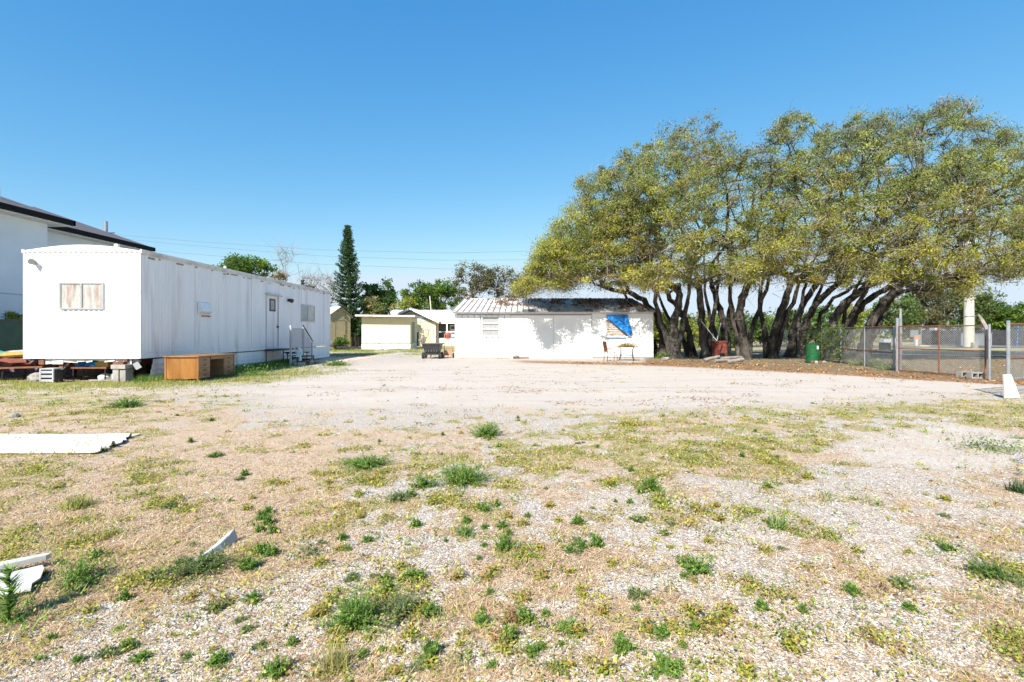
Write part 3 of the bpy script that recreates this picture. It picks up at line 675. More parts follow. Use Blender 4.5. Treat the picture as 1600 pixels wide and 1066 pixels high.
def window_x(parent, x0, x1, z0, z1, y, fm, curtain, nsash=2, t=.045, rows=0, sill=True):
    f = MB()
    f.box(x0, x1, y-.035, y+.02, z1-t, z1).box(x0, x1, y-.035, y+.02, z0, z0+t)
    f.box(x0, x0+t, y-.035, y+.02, z0+t, z1-t).box(x1-t, x1, y-.035, y+.02, z0+t, z1-t)
    w = f.build('window', fm, parent)
    for i in range(1, nsash):
        xm = x0+(x1-x0)*i/nsash; BX(xm-t/2, xm+t/2, y-.04, y+.012, z0+t, z1-t).build('mullion', fm, w)
    for i in range(nsash):
        a = x0+t*.6+(x1-x0-t*1.2)*i/nsash; b = x0+t*.6+(x1-x0-t*1.2)*(i+1)/nsash
        BX(a, b, y-.022, y-.018, z0+t*.6, z1-t*.6).build('pane', M['glass'], w)
    c = MB(); n = 26
    for i in range(n):
        a = x0+(x1-x0)*i/n; b = x0+(x1-x0)*(i+1)/n; d = .006*(i % 2)
        c.quad((a, y-.016+d*1.2, z0), (b, y-.016+(.006-d)*1.2, z0), (b, y-.016+(.006-d)*1.2, z1), (a, y-.016+d*1.2, z1))
    c.build('curtain', curtain, w)
    return w
window_x(home, -13.22, -11.93, 2.13, 2.92, TY0-.026, M['alum'], M['curtain'])
# door on the side wall
door = BX(TX1-.05, TX1-.005, dY0, dY1-.16, dZ0, dZ1).build('door', M['trailer'], home)
BX(TX1-.05, TX1+.002, dY1-.16, dY1, dZ0, dZ1).build('side_light_panel', M['trailer'], home)
for a, b in ((dY0-.03, dY0+.02), (dY1-.20, dY1-.16)):
    BX(TX1-.01, TX1+.028, a, b, dZ0, dZ1).build('door_jamb', M['greypl'], door)
BX(TX1+.0, TX1+.14, dY0-.08, dY1+.02, dZ1+.02, dZ1+.07).build('door_awning', M['alum'], door)
wy0, wy1, wz0, wz1 = 22.98, 23.52, 2.42, 2.98
fr = MB().box(TX1-.005, TX1+.02, wy0, wy1, wz1-.06, wz1).box(TX1-.005, TX1+.02, wy0, wy1, wz0, wz0+.06).box(TX1-.005, TX1+.02, wy0, wy0+.07, wz0+.06, wz1-.06).box(TX1-.005, TX1+.02, wy1-.07, wy1, wz0+.06, wz1-.06)
dw = fr.build('door_window', M['blackmetal'], door)
BX(TX1-.004, TX1+.004, wy0+.06, wy1-.06, wz0+.05, wz1-.05).build('door_pane', M['curtain2'], door)
MB().lathe((TX1+.03, 23.72, 1.72), [(.0,-.05),(.05,-.03),(.06,.02),(.0,.05)], 10).build('handle', M['blackmetal'], door)
# side window
f = MB(); a, b, z0, z1, x = 26.35, 28.15, 2.02, 2.92, TX1+.016
f.box(x-.01, x+.03, a, b, z1-.06, z1).box(x-.01, x+.03, a, b, z0, z0+.06).box(x-.01, x+.03, a, a+.07, z0+.06, z1-.06).box(x-.01, x+.03, b-.07, b, z0+.06, z1-.06)
w = f.build('window', M['alum'], home)
BX(x-.008, x+.028, (a+b)/2-.04, (a+b)/2+.04, z0+.06, z1-.06).build('mullion', M['alum'], w)
BX(x, x+.006, a+.06, (a+b)/2-.04, z0+.05, z1-.05).build('blind', M['curtain2'], w)
BX(x+.012, x+.016, a+.06, b-.06, z0+.05, z1-.05).build('pane', M['glass'], w)
BX(x+.0, x+.005, (a+b)/2+.04, b-.06, z0+.05, z1-.05).build('blind', M['curtain'], w)
# vent hood and junction flap on the side wall
MB().add([(TX1+.014,17.7,2.1),(TX1+.014,18.4,2.1),(TX1+.014,18.4,2.52),(TX1+.014,17.7,2.52),(TX1+.16,17.75,2.2),(TX1+.16,18.35,2.2),(TX1+.05,18.35,2.5),(TX1+.05,17.75,2.5)],
         [(0,1,5,4),(1,2,6,5),(2,3,7,6),(3,0,4,7),(4,5,6,7)]).build('vent_hood', M['trailer'], home)
MB().box(TX1+.02, TX1+.06, 17.9, 18.4, 2.02, 2.05).build('rust_streak_lip', M['rust'], home)
def floodlight(c, axis, name, m):
    l = MB()
    if axis == 'y': l.box(c[0]-.05, c[0]+.05, c[1]-.04, c[1], c[2]-.05, c[2]+.05).tube([(c[0], c[1]-.03, c[2]), (c[0]+.03, c[1]-.13, c[2]+.01)], .018, 8)
    else: l.box(c[0], c[0]+.05, c[1]-.06, c[1]+.06, c[2]-.06, c[2]+.06)
    o = l.build(name, m, home)
    if axis == 'y': MB().tube([(c[0]-.02, c[1]-.08, c[2]+.05), (c[0]+.12, c[1]-.22, c[2]-.02)], [.05, .085], 12).build('lamp_head', m, o)
    else: MB().tube([(c[0]+.04, c[1], c[2]+.03), (c[0]+.22, c[1]-.05, c[2]-.04)], [.06, .11], 12).build('lamp_head', m, o)
floodlight((-13.98, TY0-.012, 3.52), 'y', 'wall_lamp', M['greypl'])
floodlight((TX1+.014, 24.85, 3.02), 'x', 'wall_lamp', M['blackmetal'])
# peeling strip, joints and stains along the side wall
r_ = random.Random(12); mb = MB(); y = 15.3
while y < TY1-.5:
    w_ = r_.uniform(.08, .5); h_ = r_.uniform(.02, .07); z = 3.69-r_.random()*.05; mb.box(TX1+.0145, TX1+.0165, y, y+w_, z, z+h_); y += w_+r_.uniform(.05, .9)
props(mb.build('peeling_paint', M['seam'], home), kind='stuff')
for k in (2, 5, 9, 11):
    y = TY0+k*1.2+.07*k
    if dY0-.1 < y < dY1+.1: continue
    BX(TX1+.0135, TX1+.0165, y, y+.010, TZ0+.17, 3.72).build('panel_joint', M['greypl'], home)
BX(TX1+.0135, TX1+.020, TY0+.05, TY1-.05, 3.73, 3.785).build('eave_trim', M['roofcoat'], home)
mb = MB()
for k in range(26):
    x = r_.uniform(TX0+.1, TX1-.1); z = r_.choice((.90, .90, 2.10, 3.68)); h_ = r_.uniform(.05, .22); mb.box(x, x+r_.uniform(.006, .014), TY0-.0265, TY0-.0255, z-h_, z)
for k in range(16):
    x = TX0+.15*r_.randint(1, 21)+.012; z = r_.uniform(.95, 2.4); mb.box(x, x+.007, TY0-.0035, TY0-.0005, z, z+r_.uniform(.4, 1.0))  # thin dark strips in the rib grooves, painting in the shading of the ribs
props(mb.build('rust_run_rib_shade', mat('grime_rib_shade', (.34,.31,.27), (.26,.22,.17), 9, .8), home), kind='stuff')
# chassis beams and torn belly
for x in (-13.3, -11.7): BX(x-.06, x+.06, TY0+.1, TY1-.2, .42, TZ0+.03).build('chassis_beam', M['rust'], home)
mb = MB(); r_ = random.Random(5); x = TX0+.45
while x < TX1-.5:
    w = r_.uniform(.18, .4); d = r_.uniform(.06, .17); mb.add([(x,TY0+.06,TZ0+.04),(x+w,TY0+.06,TZ0+.04),(x+w,TY0+.05+r_.uniform(-.03,.05),TZ0-d),(x,TY0+.05,TZ0-d-r_.uniform(-.04,.05))],[(0,1,2,3)]); x += w
mb.build('torn_belly_liner', M['roofcoat'], home)
BX(TX0+.3, TX1-.3, TY0+.3, TY0+.42, TZ0-.16, TZ0+.03).build('chassis_beam', M['rust'], home)
BX(TX0+.4, TX0+.55, TY0+.02, TY0+.16, .52, TZ0+.02).build('chassis_bracket', M['rust'], home)
MB().obox((-11.2, TY0+.18, .55), (.25, .05, .3), (.2, .5, .3)).obox((-11.05, TY0+.1, .48), (.16, .04, .2), (.1, -.5, .2)).build('hanging_flap', M['greypl'], home)
BX(TX0+.02, TX0+.06, TY0+1.3, TY1, 0.0, TZ0+.03).build('left_skirting', M['trailer'], home)
# skirting: horizontal boards along the side
nb = 4
for i in range(nb):
    for s in range(7):
        a = 15.62+s*2.14; b = min(a+2.135, TY1); z0 = .02+i*.155; a0 = a-(.05*(nb-i) if s == 0 else 0)
        mbk = MB().add([(TX1+.0,a0,z0),(TX1+.0,b,z0),(TX1-.035,b,z0+.165),(TX1-.035,a0,z0+.165),(TX1-.05,a0,z0),(TX1-.05,b,z0)], [(0,1,2,3),(0,4,5,1),(0,3,4),(1,5,2)])
        mbk.build('skirting_board', M['trailer'], home)
# blocks under the near corner: pier of its own
pier = thing('block_pier', 'stacked concrete block pier under the near corner of the mobile home', 'block pier', (-11.42, 15.05, 0))
def hollow_block(parent, cx, cy, z, L=.2, Wd=.2, H=.4, name='block', m=None):
    return BX(cx-L/2, cx+L/2, cy-Wd/2, cy+Wd/2, z, z+H).build(name, m or M['conc'], parent, bevel=.008)
hollow_block(pier, -11.50, 15.0, 0, .17, .3, .4); hollow_block(pier, -11.31, 15.02, 0, .17, .3, .385)
hollow_block(pier, -11.41, 15.0, .4, .42, .36, .12); BX(-11.62, -11.32, 14.9, 15.3, .52, .60).build('wood_shim', M['rust'], pier)
BX(-11.36, -11.26, 14.98, 15.1, .60, .69).build('wood_shim', M['rust'], pier)
for (x, y) in ((-13.3, 18.5), (-11.7, 18.5), (-13.3, 22), (-11.7, 22)):
    p = BX(x-.2, x+.2, y-.2, y+.2, 0, .42); single(p, 'block_pier', M['conc'], 'concrete block pier in the dark under the mobile home floor', 'block pier', group='block piers under the mobile home')

# ------------------------------------------------------------------ junk under and beside the home
def plank(c, size, rot, m, name, label, cat, group=None):
    return props(MB().obox((0, 0, 0), size, rot).build(name, m, None, loc=None), label, cat, group)
ct = thing('milk_crate', 'grey slatted plastic crate standing beside the pink block under the home', 'crate', (-13.25, 14.75, 0))
for i in range(3): BX(-13.47, -13.07, 14.6, 14.62, .05+i*.12, .12+i*.12).build('slat', M['greypl'], ct)
for x in (-13.47, -13.11): BX(x, x+.04, 14.59, 14.63, .0, .40).build('corner_post', M['greypl'], ct)
BX(-13.46, -13.08, 14.64, 14.92, .02, .38).build('tub', M['black'], ct)
BX(-13.47, -13.07, 14.59, 14.94, .40, .43).build('rim', M['greypl'], ct)
single(MB().lump((-13.72, 14.85, .14), (.24, .18, .16), 3), 'rubble_lump', M['conc'], 'rounded pale concrete lump left of the grey crate', 'rubble')
single(MB().obox((-13.95, 15.0, .10), (.34, .2, .16), (0, .1, .4)), 'block', M['conc'], 'broken concrete block half buried near the junk pile', 'block')
bench = thing('low_bench', 'low dark bench under the home carrying a blue bundle', 'bench', (-12.6, 15.4, 0))
BX(-13.1, -12.05, 15.2, 15.6, .38, .43).build('top', M['rust'], bench)
for x in (-13.05, -12.1):
    for y in (15.23, 15.57): MB().tube([(x, y, 0), (x, y, .38)], .02, 6).build('leg', M['blackmetal'], bench)
mb = MB()
for i in range(4): mb.lump((-12.95+.16*i, 15.35, .52), (.13, .16, .09), 20+i, jit=.3)
single(mb, 'tarp_bundle', M['bluetarp'], 'crumpled blue tarp bundle on the low dark bench', 'tarp bundle')
single(BX(-12.52, -12.05, 15.25, 15.5, .432, .58), 'yellow_box', M['yellowpl'], 'dull yellow box right of the blue tarp bundle', 'box')
jug = MB().lathe((-11.98, 15.5, 0), [(.10,.0),(.13,.03),(.13,.2),(.05,.32),(.03,.34),(.03,.38)], 14)
single(jug, 'plastic_jug', M['whitepl'], 'white plastic jug with teal base near the block pier', 'jug')
single(MB().lathe((-12.35, 15.55, 0), [(.10,.0),(.17,.04),(.19,.12),(.12,.2),(.02,.23)], 16), 'white_basin', M['whitepl'], 'overturned white basin on the dirt under the bench', 'basin')
single(MB().obox((-12.0, 15.25, .04), (1.1, .14, .03), (0, 0, .05)), 'board', M['conc'], 'grey board lying flat in front of the plastic jug', 'board')
single(MB().obox((-11.9, 15.3, .60), (.9, .05, .06), (0, .03, 0)), 'white_pipe', M['trim'], 'white length of trim wedged under the floor beside the pier', 'trim')
single(MB().obox((-13.15, 15.15, .52), (.05, .05, .62), (0, .8, 0)), 'stick', M['barkpale'], 'tan wooden stick leaning behind the grey crate', 'stick')
# pile left of the home
tb = thing('junk_table', 'sagging rusty table of scrap left of the mobile home', 'table', (-15.0, 15.6, 0))
mb = MB().obox((-15.1, 15.6, .40), (2.4, .9, .05), (0, -.03, 0)); mb.build('table_top', M['rust'], tb)
for x in (-16.1, -15.2, -14.1):
    for y in (15.25, 15.95): MB().tube([(x, y, 0), (x+.05, y, .38)], .025, 6).build('leg', M['blackmetal'], tb)
single(MB().obox((-15.1, 16.3, .2), (2.4, .1, .36), (0, 0, 0)), 'dark_sheet', M['purplecloth'], 'dark sheet hanging behind the scrap table legs', 'sheet')
sl = MB().lathe((-14.85, 15.5, .72), [(.52,0),(.62,.06),(.60,.14),(.42,.17),(.40,.13)], 22); sl.v = [(-14.85+(v[0]+14.85)*1.0, 15.5+(v[1]-15.5)*.55, v[2]+(v[0]+14.85)*.06) for v in sl.v]
single(sl, 'yellow_float', M['yellowpl'], 'faded yellow oval float with grey top on the scrap pile', 'float')
mb = MB(); mb.lump((-14.85, 15.5, .87), (.40, .2, .06), 8); single(mb, 'grey_cushion', M['greypl'], 'flat grey cushion lying on the yellow float', 'cushion')
mb = MB().lump((-15.0, 15.5, .6), (.55, .35, .14), 11, jit=.35).lump((-14.6, 15.6, .56), (.4, .3, .13), 12, jit=.35); single(mb, 'cloth_heap', M['redbrown'], 'red brown cloth heap under the yellow float', 'cloth')
mb = MB().lump((-14.25, 15.5, .66), (.34, .3, .16), 14, jit=.4).lump((-14.05, 15.4, .56), (.25, .2, .13), 15, jit=.4); single(mb, 'rag_heap', M['purplecloth'], 'purple grey rag heap right of the yellow float', 'rags')
mb = MB().lump((-15.75, 15.5, .82), (.34, .28, .11), 16, jit=.25); single(mb, 'green_sack', M['teal'], 'pale green sack at the left edge of the scrap pile', 'sack')
mb = MB().lump((-15.75, 15.3, .5), (.25, .2, .09), 17, jit=.25); single(mb, 'teal_lid', M['teal'], 'teal lid on the scrap table below the green sack', 'lid')
mb = MB().lump((-15.4, 15.3, .56), (.3, .2, .1), 18, jit=.35); single(mb, 'orange_rag', M['rustred'], 'rust orange rag between the teal lid and cloth heap', 'rag')

# ------------------------------------------------------------------ desk
desk = thing('desk', 'old orange oak kneehole desk standing outside against the home', 'desk', (-9.72, 16.0, 0))
dx0, dx1, dy0, dy1, dh = -10.22, -9.22, 15.05, 17.02, .76
BX(dx0-.03, dx1+.03, dy0-.03, dy1+.03, dh-.035, dh).build('desk_top', M['wooddesk'], desk, bevel=.006)
BX(dx0+.05, dx1-.05, dy0+.015, dy0+.03, .09, dh-.036).build('side_panel', M['wooddesk'], desk)
for x in (dx0, dx1-.05): BX(x, x+.05, dy0, dy0+.05, 0, dh-.036).build('leg', M['wooddesk'], desk)
for x in (dx0, dx1-.05): BX(x, x+.05, dy1-.05, dy1, 0, dh-.036).build('leg', M['wooddesk2'], desk)
BX(dx0+.05, dx1-.05, dy1-.03, dy1-.015, .09, dh-.036).build('side_panel', M['wooddesk2'], desk)
BX(dx0+.0, dx0+.02, dy0+.05, dy1-.05, .09, dh-.036).build('back_panel', M['wooddesk2'], desk)
for (a, b) in ((dy0+.05, dy0+.62), (dy1-.62, dy1-.05)):
    ped = BX(dx0+.021, dx1-.03, a, b, .09, dh-.037).build('pedestal', M['wooddesk2'], desk)
    for k in range(4):
        z = .11+k*.15; dr_ = BX(dx1-.029, dx1-.008, a+.02, b-.02, z, z+.135).build('drawer', M['wooddesk2'], desk, bevel=.003)
        yc = (a+b)/2; MB().box(dx1-.007, dx1+.012, yc-.07, yc+.07, z+.06, z+.085).build('handle', M['blackmetal'], dr_)
BX(dx1-.03, dx1-.008, dy0+.64, dy1-.64, dh-.13, dh-.037).build('centre_drawer', M['wooddesk2'], desk)
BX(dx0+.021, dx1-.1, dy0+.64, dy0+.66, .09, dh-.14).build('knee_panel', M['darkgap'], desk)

# ------------------------------------------------------------------ entry steps with white railing
st = thing('entry_steps', 'dark metal entry steps with a white railing at the mobile home door', 'steps', (-10.2, 23.4, 0))
BX(-10.84, -10.0, 22.45, 24.1, .66, .72).build('landing', M['blackmetal'], st)
for i, (z, y0, y1) in enumerate(((.50, 24.11, 24.42), (.32, 24.43, 24.74), (.15, 24.75, 25.06))):
    BX(-10.75, -9.65, y0, y1, z, z+.045).build('tread', M['blackmetal'], st)
for i, (x, z) in enumerate(((-9.85, .5), (-9.6, .32), (-9.35, .15))):
    BX(x-.14, x+.13, 22.6, 24.4+.15*i, z, z+.045).build('tread', M['blackmetal'], st)
for x, y, h in ((-10.8,22.5,.66),(-10.05,22.5,.66),(-10.05,24.05,.66),(-9.75,22.65,.5),(-9.75,24.35,.5),(-9.5,22.65,.32),(-9.5,24.5,.32),(-10.7,24.4,.5),(-10.6,24.72,.32)):
    MB().tube([(x, y, 0), (x, y, h)], .022, 6).build('leg', M['blackmetal'], st)
rail = thing('stair_railing', 'white baluster railing beside the entry steps', 'railing', (-9.68, 22.4, 0))
BX(-9.72, -9.64, 22.36, 22.44, 0, 1.78).build('post', M['greypl'], rail)  # white railing coloured grey, which paints in the shade of the home
BX(-9.71, -9.65, 23.72, 23.78, .3, 1.70).build('post', M['greypl'], rail)
BX(-9.70, -9.66, 22.44, 23.72, 1.60, 1.65).build('top_rail', M['greypl'], rail); BX(-9.70, -9.66, 22.44, 23.72, .78, .82).build('lower_rail', M['greypl'], rail)
for i in range(10): y = 22.55+i*.118; BX(-9.69, -9.67, y-.011, y+.011, .821, 1.599).build('baluster', M['greypl'], rail)
MB().tube([(-9.68, 23.7, 1.80), (-9.66, 24.85, 1.02)], .028, 8).build('handrail', M['blackmetal'], rail)
MB().tube([(-9.68, 23.75, 1.62), (-9.66, 24.8, .95)], .022, 8).build('sloped_rail', M['whitepl'], rail)
BX(-9.70, -9.64, 24.72, 24.78, 0, 1.08).build('post', M['greypl'], rail)
for i in range(6): y = 23.9+i*.13; t_ = (y-23.75)/1.05; BX(-9.69, -9.67, y-.011, y+.011, .62-.3*t_, 1.62-.67*t_).build('baluster', M['greypl'], rail)
# garden statue: seated child figure with an arm raised
def skin(name, joints, edges, m, loc, subdiv=2):
    me = bpy.data.meshes.new(name); me.from_pydata([j[:3] for j in joints], edges, []); me.update()
    o = bpy.data.objects.new(name, me); col.objects.link(o); o.location = loc; me.materials.append(m)
    sk = o.modifiers.new('skin', 'SKIN'); 
    for i, j in enumerate(joints):
        me.skin_vertices[0].data[i].radius = (j[3], j[3]); me.skin_vertices[0].data[i].use_root = (i == 0)
    sk.use_smooth_shade = True; s = o.modifiers.new('sub', 'SUBSURF'); s.levels = subdiv; s.render_levels = subdiv
    return o
sj = [(0,0,.28,.11),(0,0,.42,.10),(0,0,.54,.075),(0,0,.60,.045),(0,-.01,.70,.085),(0,0,.77,.06),
      (-.11,-.01,.53,.05),(-.2,-.03,.62,.04),(-.15,-.04,.76,.033),(.11,-.01,.53,.05),(.17,-.08,.42,.04),(.06,-.14,.36,.033),
      (.1,-.1,.2,.085),(.15,-.26,.12,.06),(.2,-.16,.05,.045),(-.1,-.1,.2,.085),(-.18,-.25,.12,.06),(-.24,-.1,.05,.05)]
se = [(0,1),(1,2),(2,3),(3,4),(4,5),(2,6),(6,7),(7,8),(2,9),(9,10),(10,11),(0,12),(12,13),(13,14),(0,15),(15,16),(16,17)]
stt = thing('garden_statue', 'small white plaster statue of a seated child before the railing', 'statue', (-9.55, 22.95, 0))
figs = skin('figure', sj, se, M['statue'], (0, 0, .06)); figs.parent = stt
MB().lathe((0, 0, 0), [(.26,0),(.28,.05),(.24,.13),(.14,.16)], 16).build('base', M['statue'], stt, local=True)
single(MB().lump((-9.25, 23.55, .10), (.13, .13, .11), 33), 'pink_stone', M['pink'], 'round pinkish stone ball right of the garden statue', 'stone')
# pink paver path
mb = MB(); r_ = random.Random(4)
for j in range(46):
    y = 24.2+j*.125
    xa = -9.25+.02*j; 
    for i in range(7):
        x = xa-1.1+i*.22+(.11 if j % 2 else 0); mb.box(x+.006, x+.212, y+.004, y+.119, 0, .035+r_.uniform(0, .012))
pp = mb.build('paver_path', M['pink'], None, loc=(-9, 27, 0)); props(pp, 'pink brick paver path leading past the entry steps', 'path', None, 'stuff')

# ------------------------------------------------------------------ neighbouring two storey house
hs = thing('two_storey_house', 'pale two storey house with dark hipped roofs behind the mobile home', 'house', (-25, 15, 0))
BX(-34, -19.6, 2, 21.6, 0, 6.02).build('wall', M['stucco'], hs)
BX(-34, -21.0, 21.6, 28.55, 0, 6.02).build('wall', M['stucco'], hs)
BX(-19.6, -19.585, 2, 21.6, 2.95, 2.99).build('band_line', M['greypl'], hs)
BX(-34.5, -19.05, 1.5, 22.12, 6.02, 6.07).build('soffit', M['soffit'], hs)
BX(-34.5, -20.45, 22.13, 29.1, 6.02, 6.07).build('soffit', M['soffit'], hs)
def hip(x0, x1, y0, y1, z, sl, name):
    h = min(x1-x0, y1-y0)/2*sl; d = min(x1-x0, y1-y0)/2
    if x1-x0 > y1-y0: r0, r1 = (x0+d, (y0+y1)/2), (x1-d, (y0+y1)/2)
    else: r0, r1 = ((x0+x1)/2, y0+d), ((x0+x1)/2, y1-d)
    vs = [(x0,y0,z),(x1,y0,z),(x1,y1,z),(x0,y1,z),(*r0,z+h),(*r1,z+h)]
    fs = [(0,1,5,4),(1,2,5),(2,3,4,5),(3,0,4)] if x1-x0 > y1-y0 else [(0,1,4),(1,2,5,4),(2,3,5),(3,0,4,5)]
    return MB().add(vs, fs+[(3,2,1,0)]).build(name, M['shingle'], hs)
ra = hip(-34.5, -19.05, 1.5, 22.12, 6.30, .42, 'roof'); rb = hip(-34.5, -20.45, 22.13, 29.1, 6.30, .42, 'roof')
for (a, b, c, d) in ((-19.06, -18.93, 1.4, 22.22), (-20.45, -20.33, 22.13, 29.2)): BX(a, b, c, d, 6.08, 6.29).build('gutter', M['gutter'], hs)
BX(-34.5, -18.93, 22.121, 22.22, 6.08, 6.29).build('gutter', M['gutter'], hs)
BX(-34.5, -20.33, 29.1, 29.2, 6.08, 6.29).build('gutter', M['gutter'], hs)
w = BX(-21.0, -20.96, 21.75, 22.35, 4.9, 5.85).build('window', M['gutter'], hs)
w = BX(-19.6, -19.56, 17.9, 19.25, 1.9, 2.5).build('window', M['gutter'], hs)
p_ = W(36, 331, 22); MB().tube([(X_(36, 21), 20, 6.4), (X_(36, 21), 20, 7.15)], .05, 8).build('roof_vent', M['trim'], hs)
MB().tube([(-21.9, 27.6, 6.5), (-21.9, 27.6, 7.45)], .10, 10).build('roof_vent', M['galv'], hs)
MB().tube([(-21.9, 27.7, 6.85), (-21.5, 27.7, 6.85)], .03, 6).build('vent_bracket', M['blackmetal'], hs)
# dark green fence along the boundary
gf = thing('green_fence', 'dark green screened boundary fence left of the mobile home', 'fence', (-17, 20, 0))
for k in range(8):
    y = 13+k*2.5; BX(-17.03, -17.0, y+.05, y+2.5, .05, 1.86).build('panel', M['greenfence'], gf); MB().tube([(-17.02, y, 0), (-17.02, y, 1.92)], .035, 8).build('post', M['blackmetal'], gf)
BX(-17.04, -16.98, 13, 33, 1.86, 1.90).build('top_rail', M['blackmetal'], gf)

# ------------------------------------------------------------------ white shed
SX0, SX1, SY, SH = -3.19, 7.97, 29.0, 2.65
shed = thing('white_shed', 'long low white shed with ribbed metal roof half covered in leaves', 'shed', (2.4, 29, 0))
BX(SX0+.03, SX1-.03, SY+.06, 34.2, .02, SH-.02).build('wall_core', M['shedwhite'], shed)
BX(SX0+.05, SX1-.05, SY+.045, SY+.058, .03, SH-.05).build('backing', M['greypl'], shed)
n = 9; pw = 3.1/n
for i in range(n):
    a = SX0+i*pw; mb = MB(); z0, z1 = .03, SH-.2
    if 4 <= i <= 6:   # window opening below and above
        segs = ((z0, 1.27), (2.36, z1))
    else: segs = ((z0, z1),)
    for (c, d) in segs: mb.box(a+.03, a+pw-.035, SY+.01, SY+.03, c, d).box(a+pw-.03, a+pw-.006, SY-.016, SY+.035, c, d)
    mb.build('wall_panel', M['shedwhite'], shed)
for a, b in ((-.08, 2.35), (2.366, 4.50), (4.54, 6.2), (6.216, SX1)):
    mb = MB()
    if a > 4.5 and a < 6: mb.box(a, b, SY+.012, SY+.04, .1, 1.18).box(a, b, SY+.012, SY+.04, 2.2, SH-.12).box(a, 5.3, SY+.012, SY+.04, 1.18, 2.2)
    elif a > 6: mb.box(a, b, SY+.012, SY+.04, .1, 1.18).box(a, b, SY+.012, SY+.04, 2.2, SH-.12).box(6.58, b, SY+.012, SY+.04, 1.18, 2.2)
    else: mb.box(a, b, SY+.012, SY+.04, .1, SH-.26)
    mb.build('wall_panel', M['shedwhite'], shed)
BX(-.08, 4.52, SY-.02, SY+.045, SH-.26, SH-.22).build('head_trim', M['shedwhite'], shed)
BX(SX0-.04, SX0+.02, SY-.02, SY+.05, .0, SH-.1).build('corner_trim', M['trim'], shed)
BX(SX1-.03, SX1+.03, SY-.02, SY+.05, .0, SH-.1).build('corner_trim', M['trim'], shed)
BX(-.1, 4.55, SY-.05, SY+.06, 0, .10).build('base_curb', M['trim'], shed)
BX(4.551, SX1, SY-.02, SY+.06, 0, .09).build('base_curb', M['conc'], shed)
eL, eR, rL, rR = -3.42, 8.02, -2.95, 7.35; eY, rY, eZ, rZ = 28.66, 31.5, 2.62, 3.52
npn = 34
for i in range(npn):
    u0, u1 = i/npn, (i+1)/npn
    xa, xb, xc, xd = eL+(eR-eL)*u0, eL+(eR-eL)*u1, rL+(rR-rL)*u1, rL+(rR-rL)*u0
    g_ = .02
    MB().add([(xa+g_,eY,eZ),(xb-g_,eY,eZ),(xc-g_,rY,rZ),(xd+g_,rY,rZ),(xa+g_,eY,eZ-.02),(xb-g_,eY,eZ-.02),(xc-g_,rY,rZ-.02),(xd+g_,rY,rZ-.02)],
             [(0,1,2,3),(4,7,6,5),(0,4,5,1),(1,5,6,2),(3,2,6,7),(0,3,7,4)]).build('roof_panel', M['metalroof'], shed)
for i in range(npn+1):
    u = i/npn; xa = eL+(eR-eL)*u; xd = rL+(rR-rL)*u
    m_ = M['seam'] if i < 14 else M['metalroof']
    MB().tube([(xa, eY-.01, eZ+.02), (xd, rY, rZ+.02)], .028, 4).build('roof_rib', m_, shed)
MB().add([(eL,eY,eZ-.03),(eR,eY,eZ-.03),(rR,rY,rZ-.03),(rL,rY,rZ-.03),(eL,34.5,eZ-.03),(eR,34.5,eZ-.03)], [(0,1,2,3),(3,2,5,4)]).build('rear_roof', M['metalroof'], shed)
MB().add([(eL+.05,eY+.1,eZ-.04),(rL,rY,rZ-.05),(eL+.05,34.4,eZ-.04)], [(0,1,2)]).build('gable_end', M['shedwhite'], shed)
MB().add([(eR-.05,eY+.1,eZ-.04),(rR,rY,rZ-.05),(eR-.05,34.4,eZ-.04)], [(0,1,2)]).build('gable_end', M['shedwhite'], shed)
BX(rL, rR, rY-.06, rY+.06, rZ-.01, rZ+.04).build('ridge_cap', M['metalroof'], shed)
BX(eL+.1, 5.0, eY+.06, eY+.09, SH-.12, SH-.06).build('fascia', M['trim'], shed)
BX(SX0+.02, SX1-.03, eY+.12, SY+.05, SH-.1, SH-.06).build('soffit', M['shedwhite'], shed)
MB().tube([(eL-.02, eY, eZ-.01), (eL-.06, eY-.03, eZ-.10)], .03, 6).build('gutter_end', M['galv'], shed)
# jalousie window, left
wx0, wx1, z0, z1 = -1.68, -.70, 1.30, 2.32
f = MB().box(wx0-.06, wx1+.06, SY-.03, SY+.05, z1, z1+.06).box(wx0-.08, wx1+.08, SY-.06, SY+.05, z0-.07, z0).box(wx0-.06, wx0, SY-.03, SY+.05, z0, z1).box(wx1, wx1+.06, SY-.03, SY+.05, z0, z1)
w = f.build('window', M['shedwhite'], shed)
for i in range(1, 3): z = z0+(z1-z0)*i/3; BX(wx0, wx1, SY-.02, SY+.05, z-.03, z+.03).build('rail', M['shedwhite'], w)
for i in range(3):
    za, zb = z0+(z1-z0)*i/3+.03, z0+(z1-z0)*(i+1)/3-.03
    BX(wx0, wx1, SY+.03, SY+.035, za, zb).build('pane', mat('louvre_pane', (.34,.34,.32), (.26,.27,.27), 6, .35) if i == 0 else bpy.data.materials['louvre_pane'], w)
# tarp covered window, right
wx0, wx1, z0, z1 = 5.34, 6.54, 1.24, 2.16
f = MB().box(wx0-.05, wx1+.05, SY-.03, SY+.05, z1, z1+.05).box(wx0-.07, wx1+.07, SY-.06, SY+.05, z0-.05, z0).box(wx0-.05, wx0, SY-.03, SY+.05, z0, z1).box(wx1, wx1+.05, SY-.03, SY+.05, z0, z1)
w = f.build('window', M['shedwhite'], shed)
lm = mat('weathered_louvre', (.46,.42,.37), (.30,.22,.17), 5, .6, stretch=(1,1,3))
for i in range(7):
    z = z0+(z1-z0)*i/7; MB().obox(((wx0+wx1)/2, SY+.03, z+.065), (wx1-wx0-.01, .02, .125), (-.25, 0, 0)).build('louvre', lm, w)
BX(wx0, wx1-.1, SY-.055, SY-.03, z0-.10, z0-.055).build('blue_sill_strip', M['bluetarp'], w)
